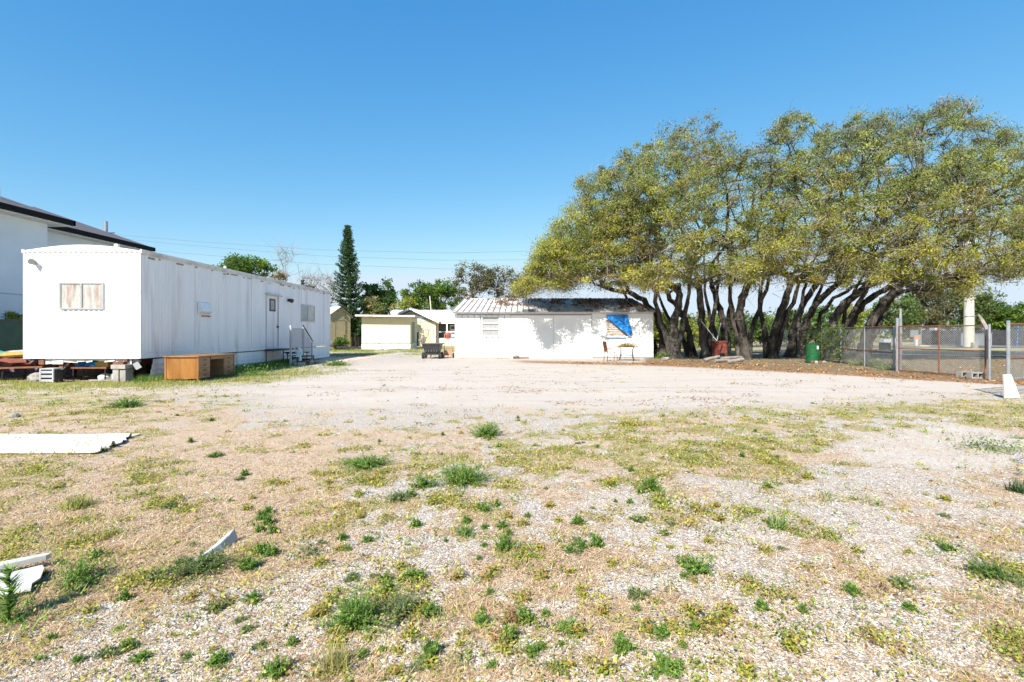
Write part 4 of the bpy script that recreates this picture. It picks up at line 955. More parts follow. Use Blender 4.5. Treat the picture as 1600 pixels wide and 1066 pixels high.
# the tarp itself
def PW(px, py): return np.array([X_(px, SY-.08), 0, Z_(py, SY-.08)])
tl, tr, mr, br, bl, ml = PW(947, 492), PW(981, 491.5), PW(981.5, 514), PW(988, 519), PW(984, 526), PW(949, 498)
N1, N2 = 26, 18; V_ = []
for i in range(N1+1):
    u = i/N1
    top = tl+(tr-tl)*min(u/.8, 1)+ (0 if u < .8 else 1)*((mr-tr)*((u-.8)/.2) + (br-mr)*((u-.8)/.2)**2)
    bot = ml+(bl-ml)*u
    for j in range(N2+1):
        v = j/N2; p = top*(1-v)+bot*v
        d = .20*(fbm(np.array([p[0]*2.5]), np.array([p[2]*2.5]), 2.2, 4, 8)[0]-.3)+.05*math.sin(v*9+u*7)*v
        V_.append((p[0], SY-.07-abs(d)-.03*v, p[2]))
FQ = [(i*(N2+1)+j, (i+1)*(N2+1)+j, (i+1)*(N2+1)+j+1, i*(N2+1)+j+1) for i in range(N1) for j in range(N2)]
tp = MB(); tp.v = V_; tp.f = FQ; o = single(tp, 'tarp', M['bluetarp'], 'crumpled blue tarp hanging diagonally over the right window of the white shed', 'tarp', smooth=True)
md = o.modifiers.new('thick', 'SOLIDIFY'); md.thickness = .006
single(MB().tube([W(976, 519, 28.85), W(994, 532, 28.6)], .02, 6), 'pole', M['conc'], 'thin pale pole sticking out under the blue tarp', 'pole')
# leaves on the roof
nl = 9000; u = rng.random(nl); s = rng.random(nl)**.75; xx = eL+(eR-eL)*u; xx = xx*(1-s)+(rL+(rR-rL)*u)*s
dn = fbm(xx, s*3, 1.4, 4, 55)
k = rng.random(nl) < sstep(.42, .58, dn+(xx-3.0)*.045+(s-.5)*.25)
P = np.stack([xx, eY+(rY-eY)*s, eZ+(rZ-eZ)*s+.03+rng.random(nl)*.04], 1)[k]
q = leaf_quads(P, rng.uniform(.08, .16, len(P)), .55, .5)
props(fast_mesh('roof_leaves', q, 4, M['straw'], None, colmix(len(P), [(.22,.10,.05),(.34,.18,.09),(.15,.08,.05),(.40,.30,.2)]), loc=(0,0,0)), 'brown fallen leaves piled on the right half of the shed roof', 'leaves', None, 'stuff')
for (px, w_) in ((805, .5), (812, .3)):
    pass
single(MB().obox((.5, 28.55, .05), (.9, .1, .07), (0, 0, .2)).obox((.2, 28.6, .12), (.35, .12, .06), (0, .1, -.3)), 'debris_board', M['rustred'], 'red brown board lying at the foot of the shed wall', 'board')
single(MB().lump((.25, 28.5, .14), (.18, .1, .08), 41), 'stone', M['conc'], 'small grey stone on the red brown board by the shed', 'stone')

# ------------------------------------------------------------------ cream shed
cs = thing('cream_shed', 'flat roofed cream shed with white lower band at the back of the lot', 'shed', (-11, 44.6, 0))
cx0, cx1, cy0, cy1 = -13.1, -8.86, 44.6, 47.8
BX(cx0, cx1, cy0, cy1, .56, 2.80).build('wall', M['cream'], cs)
BX(cx0-.01, cx1+.01, cy0-.01, cy1, 0, .50).build('lower_band', M['creamwhite'], cs)
BX(cx0-.02, cx1+.02, cy0-.03, cy1, .50, .56).build('rail', M['seam'], cs)
for i in range(9): x = cx0+.02+i*(cx1-cx0-.04)/9; BX(x+.008, x+(cx1-cx0-.04)/9-.008, cy0-.014, cy0-.001, .57, 2.70).build('wall_panel', M['cream'], cs)
BX(cx1+.001, cx1+.02, cy0+.8, cy0+1.9, .6, 2.4).build('door', M['brownshed'], cs)
MB().add([(cx0-.35,cy0-.75,2.86),(cx1+.55,cy0-.75,2.80),(cx1+.55,cy1+.3,2.80),(cx0-.35,cy1+.3,2.86),(cx0-.35,cy0-.75,3.0),(cx1+.55,cy0-.75,2.94),(cx1+.55,cy1+.3,2.94),(cx0-.35,cy1+.3,3.0)],
         [(0,3,2,1),(4,5,6,7),(0,1,5,4),(1,2,6,5),(2,3,7,6),(3,0,4,7)]).build('roof', M['roofcoat'], cs)
single(MB().tube([(-11.6, 44.4, 1.0*.5), (-11.4, 44.2, .45), (-11.0, 44.0, 0)], .02, 6), 'hose', M['blackmetal'], 'thin dark bent hose leaning against the white band of the cream shed', 'hose')
# brown shed, turned
bs = thing('tan_shed', 'tall narrow tan garden shed with a pale pitched roof behind the mobile home', 'shed', (X_(531, 46), 46.0, 0), R(50))
hw = 1.08
MB().prism([(-hw,0),(hw,0),(hw,2.92),(0,3.68),(-hw,2.92)], 0, 2.6).build('wall', M['brownshed'], bs, local=True)
for s in (-1, 1):
    MB().add([(0,-.12,3.80),(s*(hw+.16),-.12,2.93),(s*(hw+.16),2.75,2.93),(0,2.75,3.80),(0,-.12,3.72),(s*(hw+.16),-.12,2.85),(s*(hw+.16),2.75,2.85),(0,2.75,3.72)],
             [(0,1,2,3),(4,7,6,5),(0,4,5,1),(1,5,6,2),(2,6,7,3)]).build('roof', M['whiteroof'], bs, local=True)
    MB().tube([(0,-.13,3.74),(s*(hw+.17),-.13,2.88)], .05, 4).build('barge_board', M['brownshed_trim'], bs, local=True)
for k in range(11): BX(-hw+.01, hw-.01, -.012, -.001, .1+k*.26, .1+k*.26+.245).build('siding_board', M['brownshed'], bs, local=True)
d = BX(-.42, .5, -.05, -.013, .05, 2.5).build('door', M['brownshed'], bs, local=True)
for a in ((-.50,-.42,.05,2.5),(.5,.57,.05,2.5),(-.50,.57,2.5,2.58)): BX(a[0], a[1], -.06, -.013, a[2], a[3]).build('frame', M['brownshed_trim'], d, local=True)
BX(.38, .44, -.08, -.05, 1.1, 1.25).build('handle', M['blackmetal'], d, local=True)
# bush and scraps in front of it
single(MB().lump((-14.6, 42.5, .35), (.8, .5, .4), 51, jit=.3), 'dark_bag', M['purplecloth'], 'dark rubbish bag lying in front of the tan shed', 'bag')
single(MB().obox((-13.2, 41.5, .25), (1.9, .5, .16), (0, .05, .2)).obox((-13.4, 41.4, .1), (.4, .3, .2)), 'scrap_beam', M['blackmetal'], 'dark scrap beam on a block in front of the tan shed', 'scrap')
# wooden boundary fence
wf = thing('wooden_fence', 'dark brown board fence between the tan and cream sheds', 'fence', (-14, 50, 0))
for i in range(16):
    x = -17+i*.34; BX(x, x+.30, 50, 50.03, .1, 2.0+.05*((i*7) % 3)).build('board', M['fencewood'], wf)
BX(-17, -11.6, 50.031, 50.08, .5, .6).build('rail', M['fencewood'], wf); BX(-17, -11.6, 50.031, 50.08, 1.6, 1.7).build('rail', M['fencewood'], wf)
single(BX(-15.1, -14.85, 49.4, 49.6, 0, 2.6), 'post', M['conc'], 'pale square post in front of the board fence', 'post')

# ------------------------------------------------------------------ yellow house with white roof
yh = thing('yellow_house', 'low yellow house with white gable trim, white metal roof and screened porch', 'house', (-8, 56, 0))
gx, gz = -11.1, 3.95
MB().prism([(gx-3.2,0),(-8.35,0),(-8.35,2.55),(gx,gz-.15),(gx-3.2,2.4)], 56, 60).build('wall', M['yellowwall'], yh)
MB().prism([(gx-2.7,2.62),(-8.6,2.62),(gx,gz-.18)], 55.95, 55.99).build('gable_panel', M['greytrim'], yh)
for (a, b) in (((gx-3.6, 2.35), (gx, gz)), ((gx, gz), (-7.9, 2.45))):
    MB().add([(a[0],55.4,a[1]),(b[0],55.4,b[1]),(b[0],55.4,b[1]+.22),(a[0],55.4,a[1]+.22),(a[0],61,a[1]),(b[0],61,b[1]),(b[0],61,b[1]+.22),(a[0],61,a[1]+.22)],
             [(0,1,2,3),(3,2,6,7),(0,4,5,1),(4,7,6,5)]).build('gable_roof', M['whiteroof'], yh)
MB().add([(-14.6,56.5,2.66),(-3.0,56.5,2.66),(-3.0,61,4.15),(-14.2,61,4.15),(-3.0,65.5,2.66),(-14.6,65.5,2.66)], [(0,1,2,3),(3,2,4,5)]).build('roof', M['whiteroof'], yh)
BX(-8.34, -3.0, 56.6, 56.7, 2.45, 2.66).build('beam', M['whiteroof'], yh)
BX(-8.34, -3.0, 57.4, 65, 0, 2.6).build('wall', M['screen'], yh)
BX(-8.34, -3.0, 56.7, 56.8, 0, .85).build('knee_wall', M['creamwhite'], yh)
for i, x in enumerate((-8.2, -7.2, -5.95, -4.8, -3.6)): BX(x-.07, x+.07, 56.62, 56.72, .85, 2.45).build('porch_post', M['trim'], yh)
BX(-8.3, -3.1, 56.63, 56.70, 1.5, 1.58).build('rail', M['trim'], yh)
dr_ = BX(-6.95, -6.15, 57.30, 57.38, .3, 2.3).build('door', M['trim'], yh); BX(-6.82, -6.28, 57.25, 57.29, 1.3, 2.15).build('door_pane', M['screen'], dr_)
BX(-8.2, -7.7, 56.9, 57.35, 2.1, 2.45).build('hanging_blind', M['rust'], yh)
single(MB().tube([(-9.75, 62, 3.5), (-9.95, 62, 5.9)], .07, 8), 'utility_post', M['concpole'], 'short pale post rising behind the white roof of the yellow house', 'post')
rk = thing('metal_rack', 'pale metal railing rack leaning before the yellow house wall', 'rack', (X_(672, 50), 50, 0))
for i in range(6): x = X_(662, 50)+i*.235; MB().tube([(x, 50, .2), (x, 50, 1.75)], .022, 6).build('bar', M['whitepl'] if i % 2 else M['blackmetal'], rk)
MB().tube([(X_(661, 50), 50, 1.72), (X_(681, 50), 50, 1.72)], .025, 6).build('rail', M['blackmetal'], rk)
single(BX(X_(650.5,48), X_(653.5,48), 48, 48.3, .2, 1.5), 'meter_box', M['blackmetal'], 'dark upright box beside the cream shed corner', 'box')

# ------------------------------------------------------------------ wagon
wg = thing('garden_wagon', 'black poly dump wagon with four grey wheels left of the white shed', 'wagon', (-4.48, 28.3, 0))
cxw, y0w = -4.48, 28.3
top = [(-.50,.1),(.50,.1),(.50,1.35),(-.50,1.35)]; bot = [(-.36,.22),(.36,.22),(.36,1.15),(-.36,1.15)]
mb = MB(); vs = [(cxw+x, y0w+y, .82) for x, y in top]+[(cxw+x, y0w+y, .30) for x, y in bot]+[(cxw+x*.92, y0w+.06+y*.92, .82) for x, y in top]+[(cxw+x*.92, y0w+.06+y*.92, .34) for x, y in bot]
mb.add(vs, [(0,1,5,4),(1,2,6,5),(2,3,7,6),(3,0,4,7),(4,5,6,7),(8,12,13,9),(9,13,14,10),(10,14,15,11),(11,15,12,8),(12,15,14,13),(0,8,9,1),(1,9,10,2),(2,10,11,3),(3,11,8,0)])
tub = mb.build('tub', M['black'], wg)
MB().tube([(cxw-.52,y0w+.09,.82),(cxw+.52,y0w+.09,.82),(cxw+.52,y0w+1.36,.82),(cxw-.52,y0w+1.36,.82),(cxw-.52,y0w+.09,.82)], .035, 8).build('rim', M['black'], tub)
for i in range(5): MB().obox((cxw-.3+i*.15, y0w+.19, .48), (.05, .05, .22), (-.2,0,0)).build('rib', M['black'], tub)
BX(cxw-.3, cxw+.3, y0w+.2, y0w+1.1, .22, .29).build('chassis', M['blackmetal'], wg)
for sx in (-.46, .46):
    for yy in (.2, 1.1):
        wm = MB(); n = 16; c = (cxw+sx, y0w+yy, .17)
        for r_, w_, nm, mm in ((.17, .06, 'wheel', M['tyre']),):
            o = MB().tube([(c[0]-w_, c[1], c[2]), (c[0]+w_, c[1], c[2])], r_, 16).build(nm, mm, wg)
        MB().tube([(c[0]-w_-.006, c[1], c[2]), (c[0]+w_+.006, c[1], c[2])], .10, 12).build('rim', M['greypl'], o)
MB().tube([(cxw, y0w+.15, .22), (cxw, y0w-.1, .14), (cxw-.02, y0w-.12, .10)], .03, 8).build('hitch', M['blackmetal'], wg)
# hand truck
ht = thing('hand_truck', 'orange two wheeled hand truck standing between the wagon and white shed', 'hand truck', (-3.68, 29.4, 0))
hx, hy = -3.68, 29.4
for s in (-.21, .21): MB().tube([(hx+s, hy, .05), (hx+s, hy+.12, 1.35)], .022, 8).build('frame_rail', M['orange'], ht)
MB().tube([(hx-.21, hy+.12, 1.35), (hx-.12, hy+.16, 1.45), (hx+.12, hy+.16, 1.45), (hx+.21, hy+.12, 1.35)], .022, 8).build('handle', M['orange'], ht)
MB().tube([(hx, hy+.01, .1), (hx, hy+.1, 1.1)], .018, 6).build('frame_rail', M['orange'], ht)
for z in (.45, .75, 1.1): MB().tube([(hx-.21, hy+z*.09, z), (hx+.21, hy+z*.09, z)], .018, 6).build('cross_bar', M['orange'], ht)
BX(hx-.23, hx+.23, hy-.2, hy, .0, .02).build('toe_plate', M['orange'], ht); BX(hx-.2, hx+.2, hy+.0, hy+.02, .15, .42).build('back_plate', M['orange'], ht)
for s in (-.3, .3): MB().tube([(hx+s-.035, hy+.12, .14), (hx+s+.035, hy+.12, .14)], .14, 14).build('wheel', M['tyre'], ht)
single(MB().lump((hx-.02, hy+.18, 1.28), (.15, .08, .2), 61, jit=.3), 'red_bag', mat('faded_red_bag', (.38,.10,.11), (.28,.07,.08), 5, .7), 'faded red bag hanging on the handle of the hand truck', 'bag')

# ------------------------------------------------------------------ chair and table by the shed
ch = thing('patio_chair', 'rusty metal patio armchair with woven back beside the white shed', 'chair', (5.0, 25.9, 0), R(62))
r_ = .018; m_ = M['rust']
for s in (-.27, .27):
    MB().tube([(s,-.25,0),(s,-.25,.62),(s,.25,.64)], r_, 6).build('arm_frame', m_, ch, local=True)
    MB().tube([(s,.28,0),(s,.24,.42),(s,.34,.98)], r_, 6).build('leg', m_, ch, local=True)
    MB().tube([(s*1.05,-.25,.3),(s*1.05,-.05,.5),(s*1.05,.2,.55)], .012, 6).build('arm_scroll', m_, ch, local=True)
for k in range(7): y = -.24+k*.08; BX(-.27, .27, y, y+.05, .42, .435).build('seat_strap', m_, ch, local=True)
for k in range(6): x = -.25+k*.09; MB().obox((x+.02, .29, .72), (.06, .015, .5), (-.18,0,0)).build('back_strap', m_, ch, local=True)
for k in range(4): z = .56+k*.11; MB().obox((0, .262+k*.02, z), (.54, .012, .05), (-.18,0,0)).build('back_strap', m_, ch, local=True)
MB().tube([(-.27,.34,.98),(.27,.34,.98)], r_, 6).build('top_rail', m_, ch, local=True); MB().tube([(-.27,-.25,.3),(.27,-.25,.3)], r_, 6).build('front_rail', m_, ch, local=True)
tb = thing('patio_table', 'small rusty metal patio table against the shed wall carrying dead leaves', 'table', (5.95, 26.6, 0))
MB().lathe((5.95,26.6,.70), [(.60,0),(.62,.015),(.60,.03)], 24).build('table_top', M['rust'], tb)
for k in range(4):
    a = k*math.pi/2+.5; c, s = math.cos(a), math.sin(a)
    MB().tube([(5.95+.52*c,26.6+.52*s,0),(5.95+.42*c,26.6+.42*s,.3),(5.95+.40*c,26.6+.40*s,.55),(5.95+.55*c,26.6+.55*s,.70)], .018, 6).build('leg', M['blackmetal'], tb)
MB().tube([(5.95+.4*math.cos(t),26.6+.4*math.sin(t),.28) for t in np.linspace(0,6.283,17)], .012, 5).build('ring', M['blackmetal'], tb)
P = rng.normal(size=(1100, 3))*np.array([.21,.17,.08]); P[:,2] = np.abs(P[:,2]); P = P+np.array([5.95,26.6,.74])
props(fast_mesh('dead_leaf_heap', leaf_quads(P, rng.uniform(.04,.11,1100), .45, .1), 4, M['straw'], None, colmix(1100, [(.45,.36,.16),(.55,.47,.26),(.20,.13,.06),(.36,.30,.12)]), loc=(5.95,26.6,.74)), 'mottled dry leaf heap on top of the patio table', 'leaves', None, 'stuff')

# ------------------------------------------------------------------ drum, rusty box, logs under the oaks
dx, dy = 13.35/28*24.7*0+X_(1269.5, 24.7), 24.7
dm = thing('green_drum', 'bright green steel drum used as a bin under the oaks', 'drum', (dx, dy, 0))
MB().lathe((dx,dy,.02), [(.27,0),(.285,.01),(.285,.28),(.297,.30),(.285,.32),(.285,.57),(.297,.59),(.285,.61),(.285,.87),(.297,.89),(.285,.9),(.265,.9),(.265,.5)], 28).build('barrel', M['greenpaint'], dm, smooth=False)
MB().add([(dx+.285*math.sin(a)*1.012, dy-.285*math.cos(a)*1.012, z) for z in (.66,.82) for a in (.15,.3,.45,.6)], [(0,1,5,4),(1,2,6,5),(2,3,7,6)]).build('white_sticker', M['whitepl'], dm)
for k in range(5): MB().lump((dx-.35+.17*k, dy-.35-.05*(k%2), .05), (.08,.06,.06), 70+k); 
for k in range(4):
    single(MB().lump((dx-.25+.19*k, dy-.42, .05), (.09,.07,.07), 70+k), 'stone', M['conc'] if k % 2 else M['redbrown'], ['red brown stone leftmost at the foot of the green drum','pale stone second from left at the drum foot','red brown stone third from left at the drum foot','pale stone rightmost at the foot of the green drum'][k], 'stone', group='stones at the foot of the green drum')
bxg = X_(1127, 28)
rb_ = thing('rusty_firebox', 'dark rusty red metal firebox on legs standing among the oak trunks', 'firebox', (bxg, 28, 0))
BX(bxg-.33, bxg+.33, 28, 28.5, .32, .95).build('body', M['rustred'], rb_); BX(bxg-.36, bxg+.36, 27.98, 28.52, .95, 1.0).build('lid', M['rust'], rb_)
for s in (-.28, .28):
    for y in (28.05, 28.45): MB().tube([(bxg+s,y,0),(bxg+s,y,.32)], .03, 6).build('leg', M['rust'], rb_)
MB().obox((bxg-.18, 27.9, .5), (.16,.05,.9), (.2,.2,0)).build('loose_plate', M['rustred'], rb_)
MB().tube([(bxg-.2,28.1,1.0),(bxg-.95,28.4,2.1)], .02, 6).build('pipe', M['trim'], rb_); MB().tube([(bxg-.2,28.1,1.0),(bxg+.1,28.3,2.0)], .02, 6).build('pipe', M['trim'], rb_)
r_ = random.Random(9)
logs_ = [(1128,567,.9,.4),(1142,563,1.2,.3),(1158,565,.9,1.1),(1150,569,.7,-.4),(1112,566,.8,.1)]
for i, (px, py, L_, a) in enumerate(logs_):
    g = G(px, py); lb = ['grey weathered log lying nearest the firebox','longest grey log behind the firebox heap','grey log standing askew at the right end of the log heap','short log at the front of the log heap','thin dark log left of the rusty firebox'][i]
    single(MB().tube([(g[0]-L_/2*math.cos(a), g[1]-L_/2*math.sin(a), .1), (g[0]+L_/2*math.cos(a), g[1]+L_/2*math.sin(a), .12+.04*i)], [.09,.07], 9), 'log', M['barkgrey'], lb, 'log', group='logs heaped under the oaks')
single(MB().lump((X_(1040,27.5), 27.5, .06), (.25,.2,.08), 80), 'rock', M['conc'], 'flat grey rock between the shed corner and first oak', 'rock')

# ------------------------------------------------------------------ chain link fence and gates
def chainlink(a, b, z0, z1, pitch=.075, rad=.0042):
    a = np.array(a[:2]); b = np.array(b[:2]); L_ = np.linalg.norm(b-a); d = (b-a)/L_; H_ = z1-z0; nrm = np.array([-d[1], d[0]])
    V = []; Q = []
    for sgn in (1, -1):
        s = -H_
        while s < L_:
            # line: x = s + t, z = z0 + t (sgn=1) or z = z1 - t
            t0 = max(0, -s); t1 = min(H_, L_-s)
            if t1 > t0+.01:
                for t in (t0, t1):
                    x = s+t; z = z0+t if sgn == 1 else z1-t
                    c = np.array([*(a+d*x), z])
                    for k in range(3):
                        an = 2.094*k; off = np.array([nrm[0]*math.cos(an), nrm[1]*math.cos(an), 0])*rad+np.array([d[0]*-.7*math.sin(an)*rad, d[1]*-.7*math.sin(an)*rad, .7*sgn*math.sin(an)*rad]); V.append(c+off)
                b0 = len(V)-6
                Q += [(b0+k, b0+(k+1) % 3, b0+3+(k+1) % 3, b0+3+k) for k in range(3)]
            s += pitch
    return V, Q
def fence_run(root, a, b, H_, npost, pm, rm, pitch=.08, mid=False, post_r=.03, bottom=False):
    V, Q = chainlink(a, b, .04, H_-.02, pitch)
    o = indexed_mesh('wire_mesh', V, Q, M['wire'], root, smooth=False); o['kind'] = 'stuff'
    A = Vector((a[0], a[1], 0)); B_ = Vector((b[0], b[1], 0))
    for i in range(npost):
        p = A.lerp(B_, i/(npost-1)); MB().tube([(p.x,p.y,0),(p.x,p.y,H_+.03)], post_r, 8).build('post', pm, root)
    MB().tube([(A.x,A.y,H_),(B_.x,B_.y,H_)], .022, 6).build('top_rail', rm, root)
    if mid: MB().tube([(A.x,A.y,H_*mid),(B_.x,B_.y,H_*mid)], .02, 6).build('mid_rail', rm, root)
    if bottom: MB().tube([(A.x,A.y,.06),(B_.x,B_.y,.06)], .02, 6).build('bottom_rail', rm, root)
g0 = (X_(1405, 19.0), 19.0); g1 = (X_(1540, 16.2), 16.2)
cf = thing('chain_link_fence', 'grey chain link fence running behind the oak trunks to the gate', 'fence', (14.4, 19, 0))
fence_run(cf, (18.4, 36.5), (14.55, 19.5), 1.68, 8, M['galv'], M['rust'], .10, mid=.42)
gt = thing('swing_gate', 'closed chain link gate leaf with rusty frame between grey posts', 'gate', (g0[0], 19.0, 0))
fence_run(gt, g0, g1, 1.68, 3, M['rust'], M['rust'], .075, mid=.52, post_r=.024, bottom=True)
for (px, Z, H_, r_, lb) in ((1402, 19.1, 2.0, .052, 'thick galvanised post at the far end of the gate leaf'), (1546, 15.75, 1.72, .034, 'galvanised post at the near latch end of the gate leaf')):
    p = single(MB().tube([(X_(px,Z),Z,0),(X_(px,Z),Z,H_)], r_, 12), 'gate_post', M['galv'], lb, 'post')
single(MB().tube([(X_(1407,19.2),19.2,0),(X_(1407,19.2),19.2,2.0),(X_(1407,19.2),19.2,2.35)], [.05,.05,.03], 10), 'gate_post', M['galv'], 'slimmer taller pipe strapped behind the thick gate post', 'post')
g2 = thing('open_gate_leaf', 'open chain link gate leaf with rusty rails at the right edge', 'gate', (11.0, 11.4, 0))
A_, B_ = (11.05, 11.4), (13.6, 12.6)
V, Q = chainlink(A_, B_, .42, 1.62, .075, .003); o = indexed_mesh('wire_mesh', V, Q, M['wire'], g2, smooth=False); o['kind'] = 'stuff'
MB().tube([(11.05,11.4,0),(11.05,11.4,1.72)], .035, 10).build('post', M['galv'], g2); MB().tube([(13.6,12.6,0),(13.6,12.6,1.72)], .035, 10).build('post', M['galv'], g2)
for z in (1.64, .88, .42): MB().tube([(11.05,11.4,z),(13.6,12.6,z)], .022, 8).build('rail', M['rust'] if z > .5 else M['galv'], g2)
MB().tube([(11.45,11.58,1.6),(11.40,11.56,1.15)], .006, 6).build('blue_rope', M['bluetarp'], g2)
single(MB().add([(10.88,11.30,0),(11.14,11.22,0.02),(11.05,11.33,.53),(10.91,11.36,.52),(10.88,11.33,0),(11.14,11.25,0.02),(11.05,11.36,.53),(10.91,11.39,.52)],
       [(0,1,2,3),(4,7,6,5),(0,4,5,1),(1,5,6,2),(2,6,7,3),(3,7,4,0)]), 'white_board', M['sheet'], 'white tapered board leaning on the post of the open gate leaf', 'board')
def cinder(px, py, label, Z=None):
    x, y, _ = G(px, py); t = thing('cinder_block', label, 'block', (x, y, 0)); c = M['conc']
    for a in ((-.2,.2,-.1,-.07),(-.2,.2,.07,.1)): BX(x+a[0], x+a[1], y+a[2], y+a[3], 0, .19).build('face', c, t)
    return t
def cinder2(px, py, label):
    x, y, _ = G(px, py); t = MB()
    t.box(x-.2, x+.2, y-.1, y+.1, 0, .035).box(x-.2, x+.2, y-.1, y+.1, .165, .2)
    for q in (-.2, -.018, .164): t.box(x+q, x+q+.036, y-.1, y+.1, .036, .164)
    return single(t, 'cinder_block', M['conc'], label, 'block', group='cinder blocks behind the gate')
cinder2(1524, 591.5, 'hollow pale cinder block lying behind the near end of the gate'); cinder2(1508, 590, 'darker cinder block left of the pale one behind the gate')

# ------------------------------------------------------------------ far right: pole, screen fence, boxes, signs
pl = thing('concrete_pole', 'thick pale concrete utility pole beyond the gate', 'utility pole', (X_(1514, 50), 50, 0))
MB().tube([(X_(1514,50),50,0),(X_(1514,50),50,15.5)], [.44,.30], 20).build('shaft', M['concpole'], pl)
MB().tube([(X_(1514,50)-1.2,50,14.6),(X_(1514,50)+1.2,50,14.6)], .06, 6).build('cross_arm', M['galv'], pl)
for z in (3.0, 5.5): MB().lathe((X_(1514,50),50,z), [(.445,0),(.455,.02),(.455,.06),(.44,.08)], 20).build('strap', M['galv'], pl)
BX(X_(1518,49.5), X_(1525,49.5), 49.3, 49.6, 0, .5).build('cable_box', M['seam'], pl)
sf = thing('screen_fence', 'long dark mesh covered construction fence across the road', 'fence', (50, 62, 0))
a = Vector((X_(1440, 60), 60, 0)); b = Vector((X_(1800, 50), 50, 0)); nseg = 12
for i in range(nseg):
    p, q = a.lerp(b, i/nseg), a.lerp(b, (i+.985)/nseg)
    MB().add([(p.x,p.y,.05),(q.x,q.y,.05),(q.x,q.y,1.72),(p.x,p.y,1.72),(p.x,p.y+.03,.05),(q.x,q.y+.03,.05),(q.x,q.y+.03,1.72),(p.x,p.y+.03,1.72)], [(0,1,2,3),(5,4,7,6),(3,2,6,7)]).build('panel', M['blacktarp'], sf)
    MB().tube([(p.x,p.y+.06,0),(p.x,p.y+.06,1.85)], .04, 6).build('post', M['galv'], sf)
for (px, wpx, py0, py1, lb) in ((1505, 9, 522, 537, 'small pale utility cabinet left of the concrete pole'), (1531, 14, 522, 537, 'wide pale utility cabinet right of the concrete pole'), (1546, 8, 521, 539, 'narrow pale utility cabinet furthest right')):
    Z = 53; single(BX(X_(px-wpx/2,Z), X_(px+wpx/2,Z), Z, Z+.5, Z_(py1,Z)-.2, Z_(py0,Z)).box(X_(px-wpx/2,Z)-.04, X_(px+wpx/2,Z)+.04, Z-.04, Z+.54, Z_(py0,Z)+.002, Z_(py0,Z)+.06), 'utility_cabinet', M['galv'], lb, 'cabinet')
Z = 52; single(BX(X_(1438,Z), X_(1452,Z), Z, Z+.8, 0, Z_(540,Z)), 'beige_box', M['beige'], 'square beige box standing at the road edge', 'box')
Z = 43; single(BX(X_(1381,Z), X_(1392,Z), Z, Z+.6, 0, .62), 'dark_box', M['black'], 'small dark box beyond the far end of the fence', 'box')
Z = 62; single(BX(X_(1423,Z), X_(1435,Z), Z, Z+.1, .9, 1.75).tube([(X_(1429,Z),Z+.05,0),(X_(1429,Z),Z+.05,.9)], .06, 6), 'back_sign', M['galv'], 'grey back of a sign across the road left of the dark screen fence', 'sign')
sg = thing('marker_post', 'white road marker post with an orange top across the road', 'marker', (X_(1432,56),56,0))
MB().tube([(X_(1432,56),56,0),(X_(1432,56),56,.7)], .09, 8).build('post', M['whitepl'], sg); BX(X_(1428.5,56), X_(1435.5,56), 55.95, 56.0, .7, 1.15).build('orange_plate', M['orange'], sg)
Z = 75
for i, (px, w_, h_) in enumerate(((1442, 5, .9), (1387, 12, .3), (1402, 9, .45), (1463, 4, 1.9))):
    single(BX(X_(px-w_/2,Z), X_(px+w_/2,Z), Z, Z+1, 0, h_+.25), 'container', M['greypl'], ['narrow grey container far beyond the road','widest pale container in the far field','pale container right of the widest one in the far field','tall narrow grey container over the screen fence'][i], 'container')
# blue pickup behind the oaks
pk = thing('pickup_truck', 'dark blue pickup truck parked far behind the oak trunks', 'truck', (X_(1085,58),58,0))
x0 = X_(1070,58); 
MB().prism([(x0,.55),(x0+5.2,.55),(x0+5.2,1.15),(x0+3.4,1.2),(x0+1.6,1.2),(x0,1.1)], 58, 59.9).build('body', M['navy'], pk)
MB().prism([(x0+1.3,1.2),(x0+3.6,1.2),(x0+3.1,1.85),(x0+1.8,1.85)], 58.15, 59.75).build('cab', M['navy'], pk)
MB().prism([(x0+1.45,1.22),(x0+3.42,1.22),(x0+3.0,1.74),(x0+1.9,1.74)], 58.12, 58.14).build('side_window', M['carglass'], pk)
for xx in (x0+.9, x0+4.2):
    for yy in (58.0, 59.7): o = MB().tube([(xx,yy-.02,.38),(xx,yy+.22,.38)], .38, 16).build('wheel', M['tyre'], pk); MB().tube([(xx,yy-.04,.38),(xx,yy-.021,.38)], .2, 12).build('hub', M['galv'], o)
for xx in (x0-.02, x0+5.2): BX(xx, xx+.02, 58.2, 58.5, .8, 1.0).build('headlight', M['whitepl'], pk)
gp = single(MB().tube([(X_(1153,45),45,0),(X_(1153,45),45,1.9)], .05, 6), 'thin_post', M['greenfence'], 'thin dark green post standing in the field behind the oaks', 'post')
# power cables
for k, (lb, ys_) in enumerate((('highest power cable crossing the sky behind the mobile home', [(120,361),(300,377),(500,390.5),(700,395.5),(830,392.5),(1100,384),(1514,360)]),
        ('middle power cable crossing the sky behind the mobile home', [(120,366),(300,384),(500,400),(700,407),(830,406),(1100,400),(1514,385)]),
        ('lowest power cable crossing the sky behind the mobile home', [(120,380),(300,397),(500,413),(700,420.5),(830,420),(1100,414),(1514,400)]))):
    pts = []
    for px in np.linspace(120, 1514, 50): pts.append(tuple(W(px, np.interp(px, [a for a, b in ys_], [b for a, b in ys_]), 80)))
    single(MB().tube(pts, .018, 4), 'power_cable', M['cable'], lb, 'cable')
single(MB().tube([tuple(W(1514,232,52)), tuple(W(1575,214,55)), tuple(W(1750,166,60))], .022, 4), 'power_cable', M['cable'], 'power cable rising to the right out of the oak crowns', 'cable')

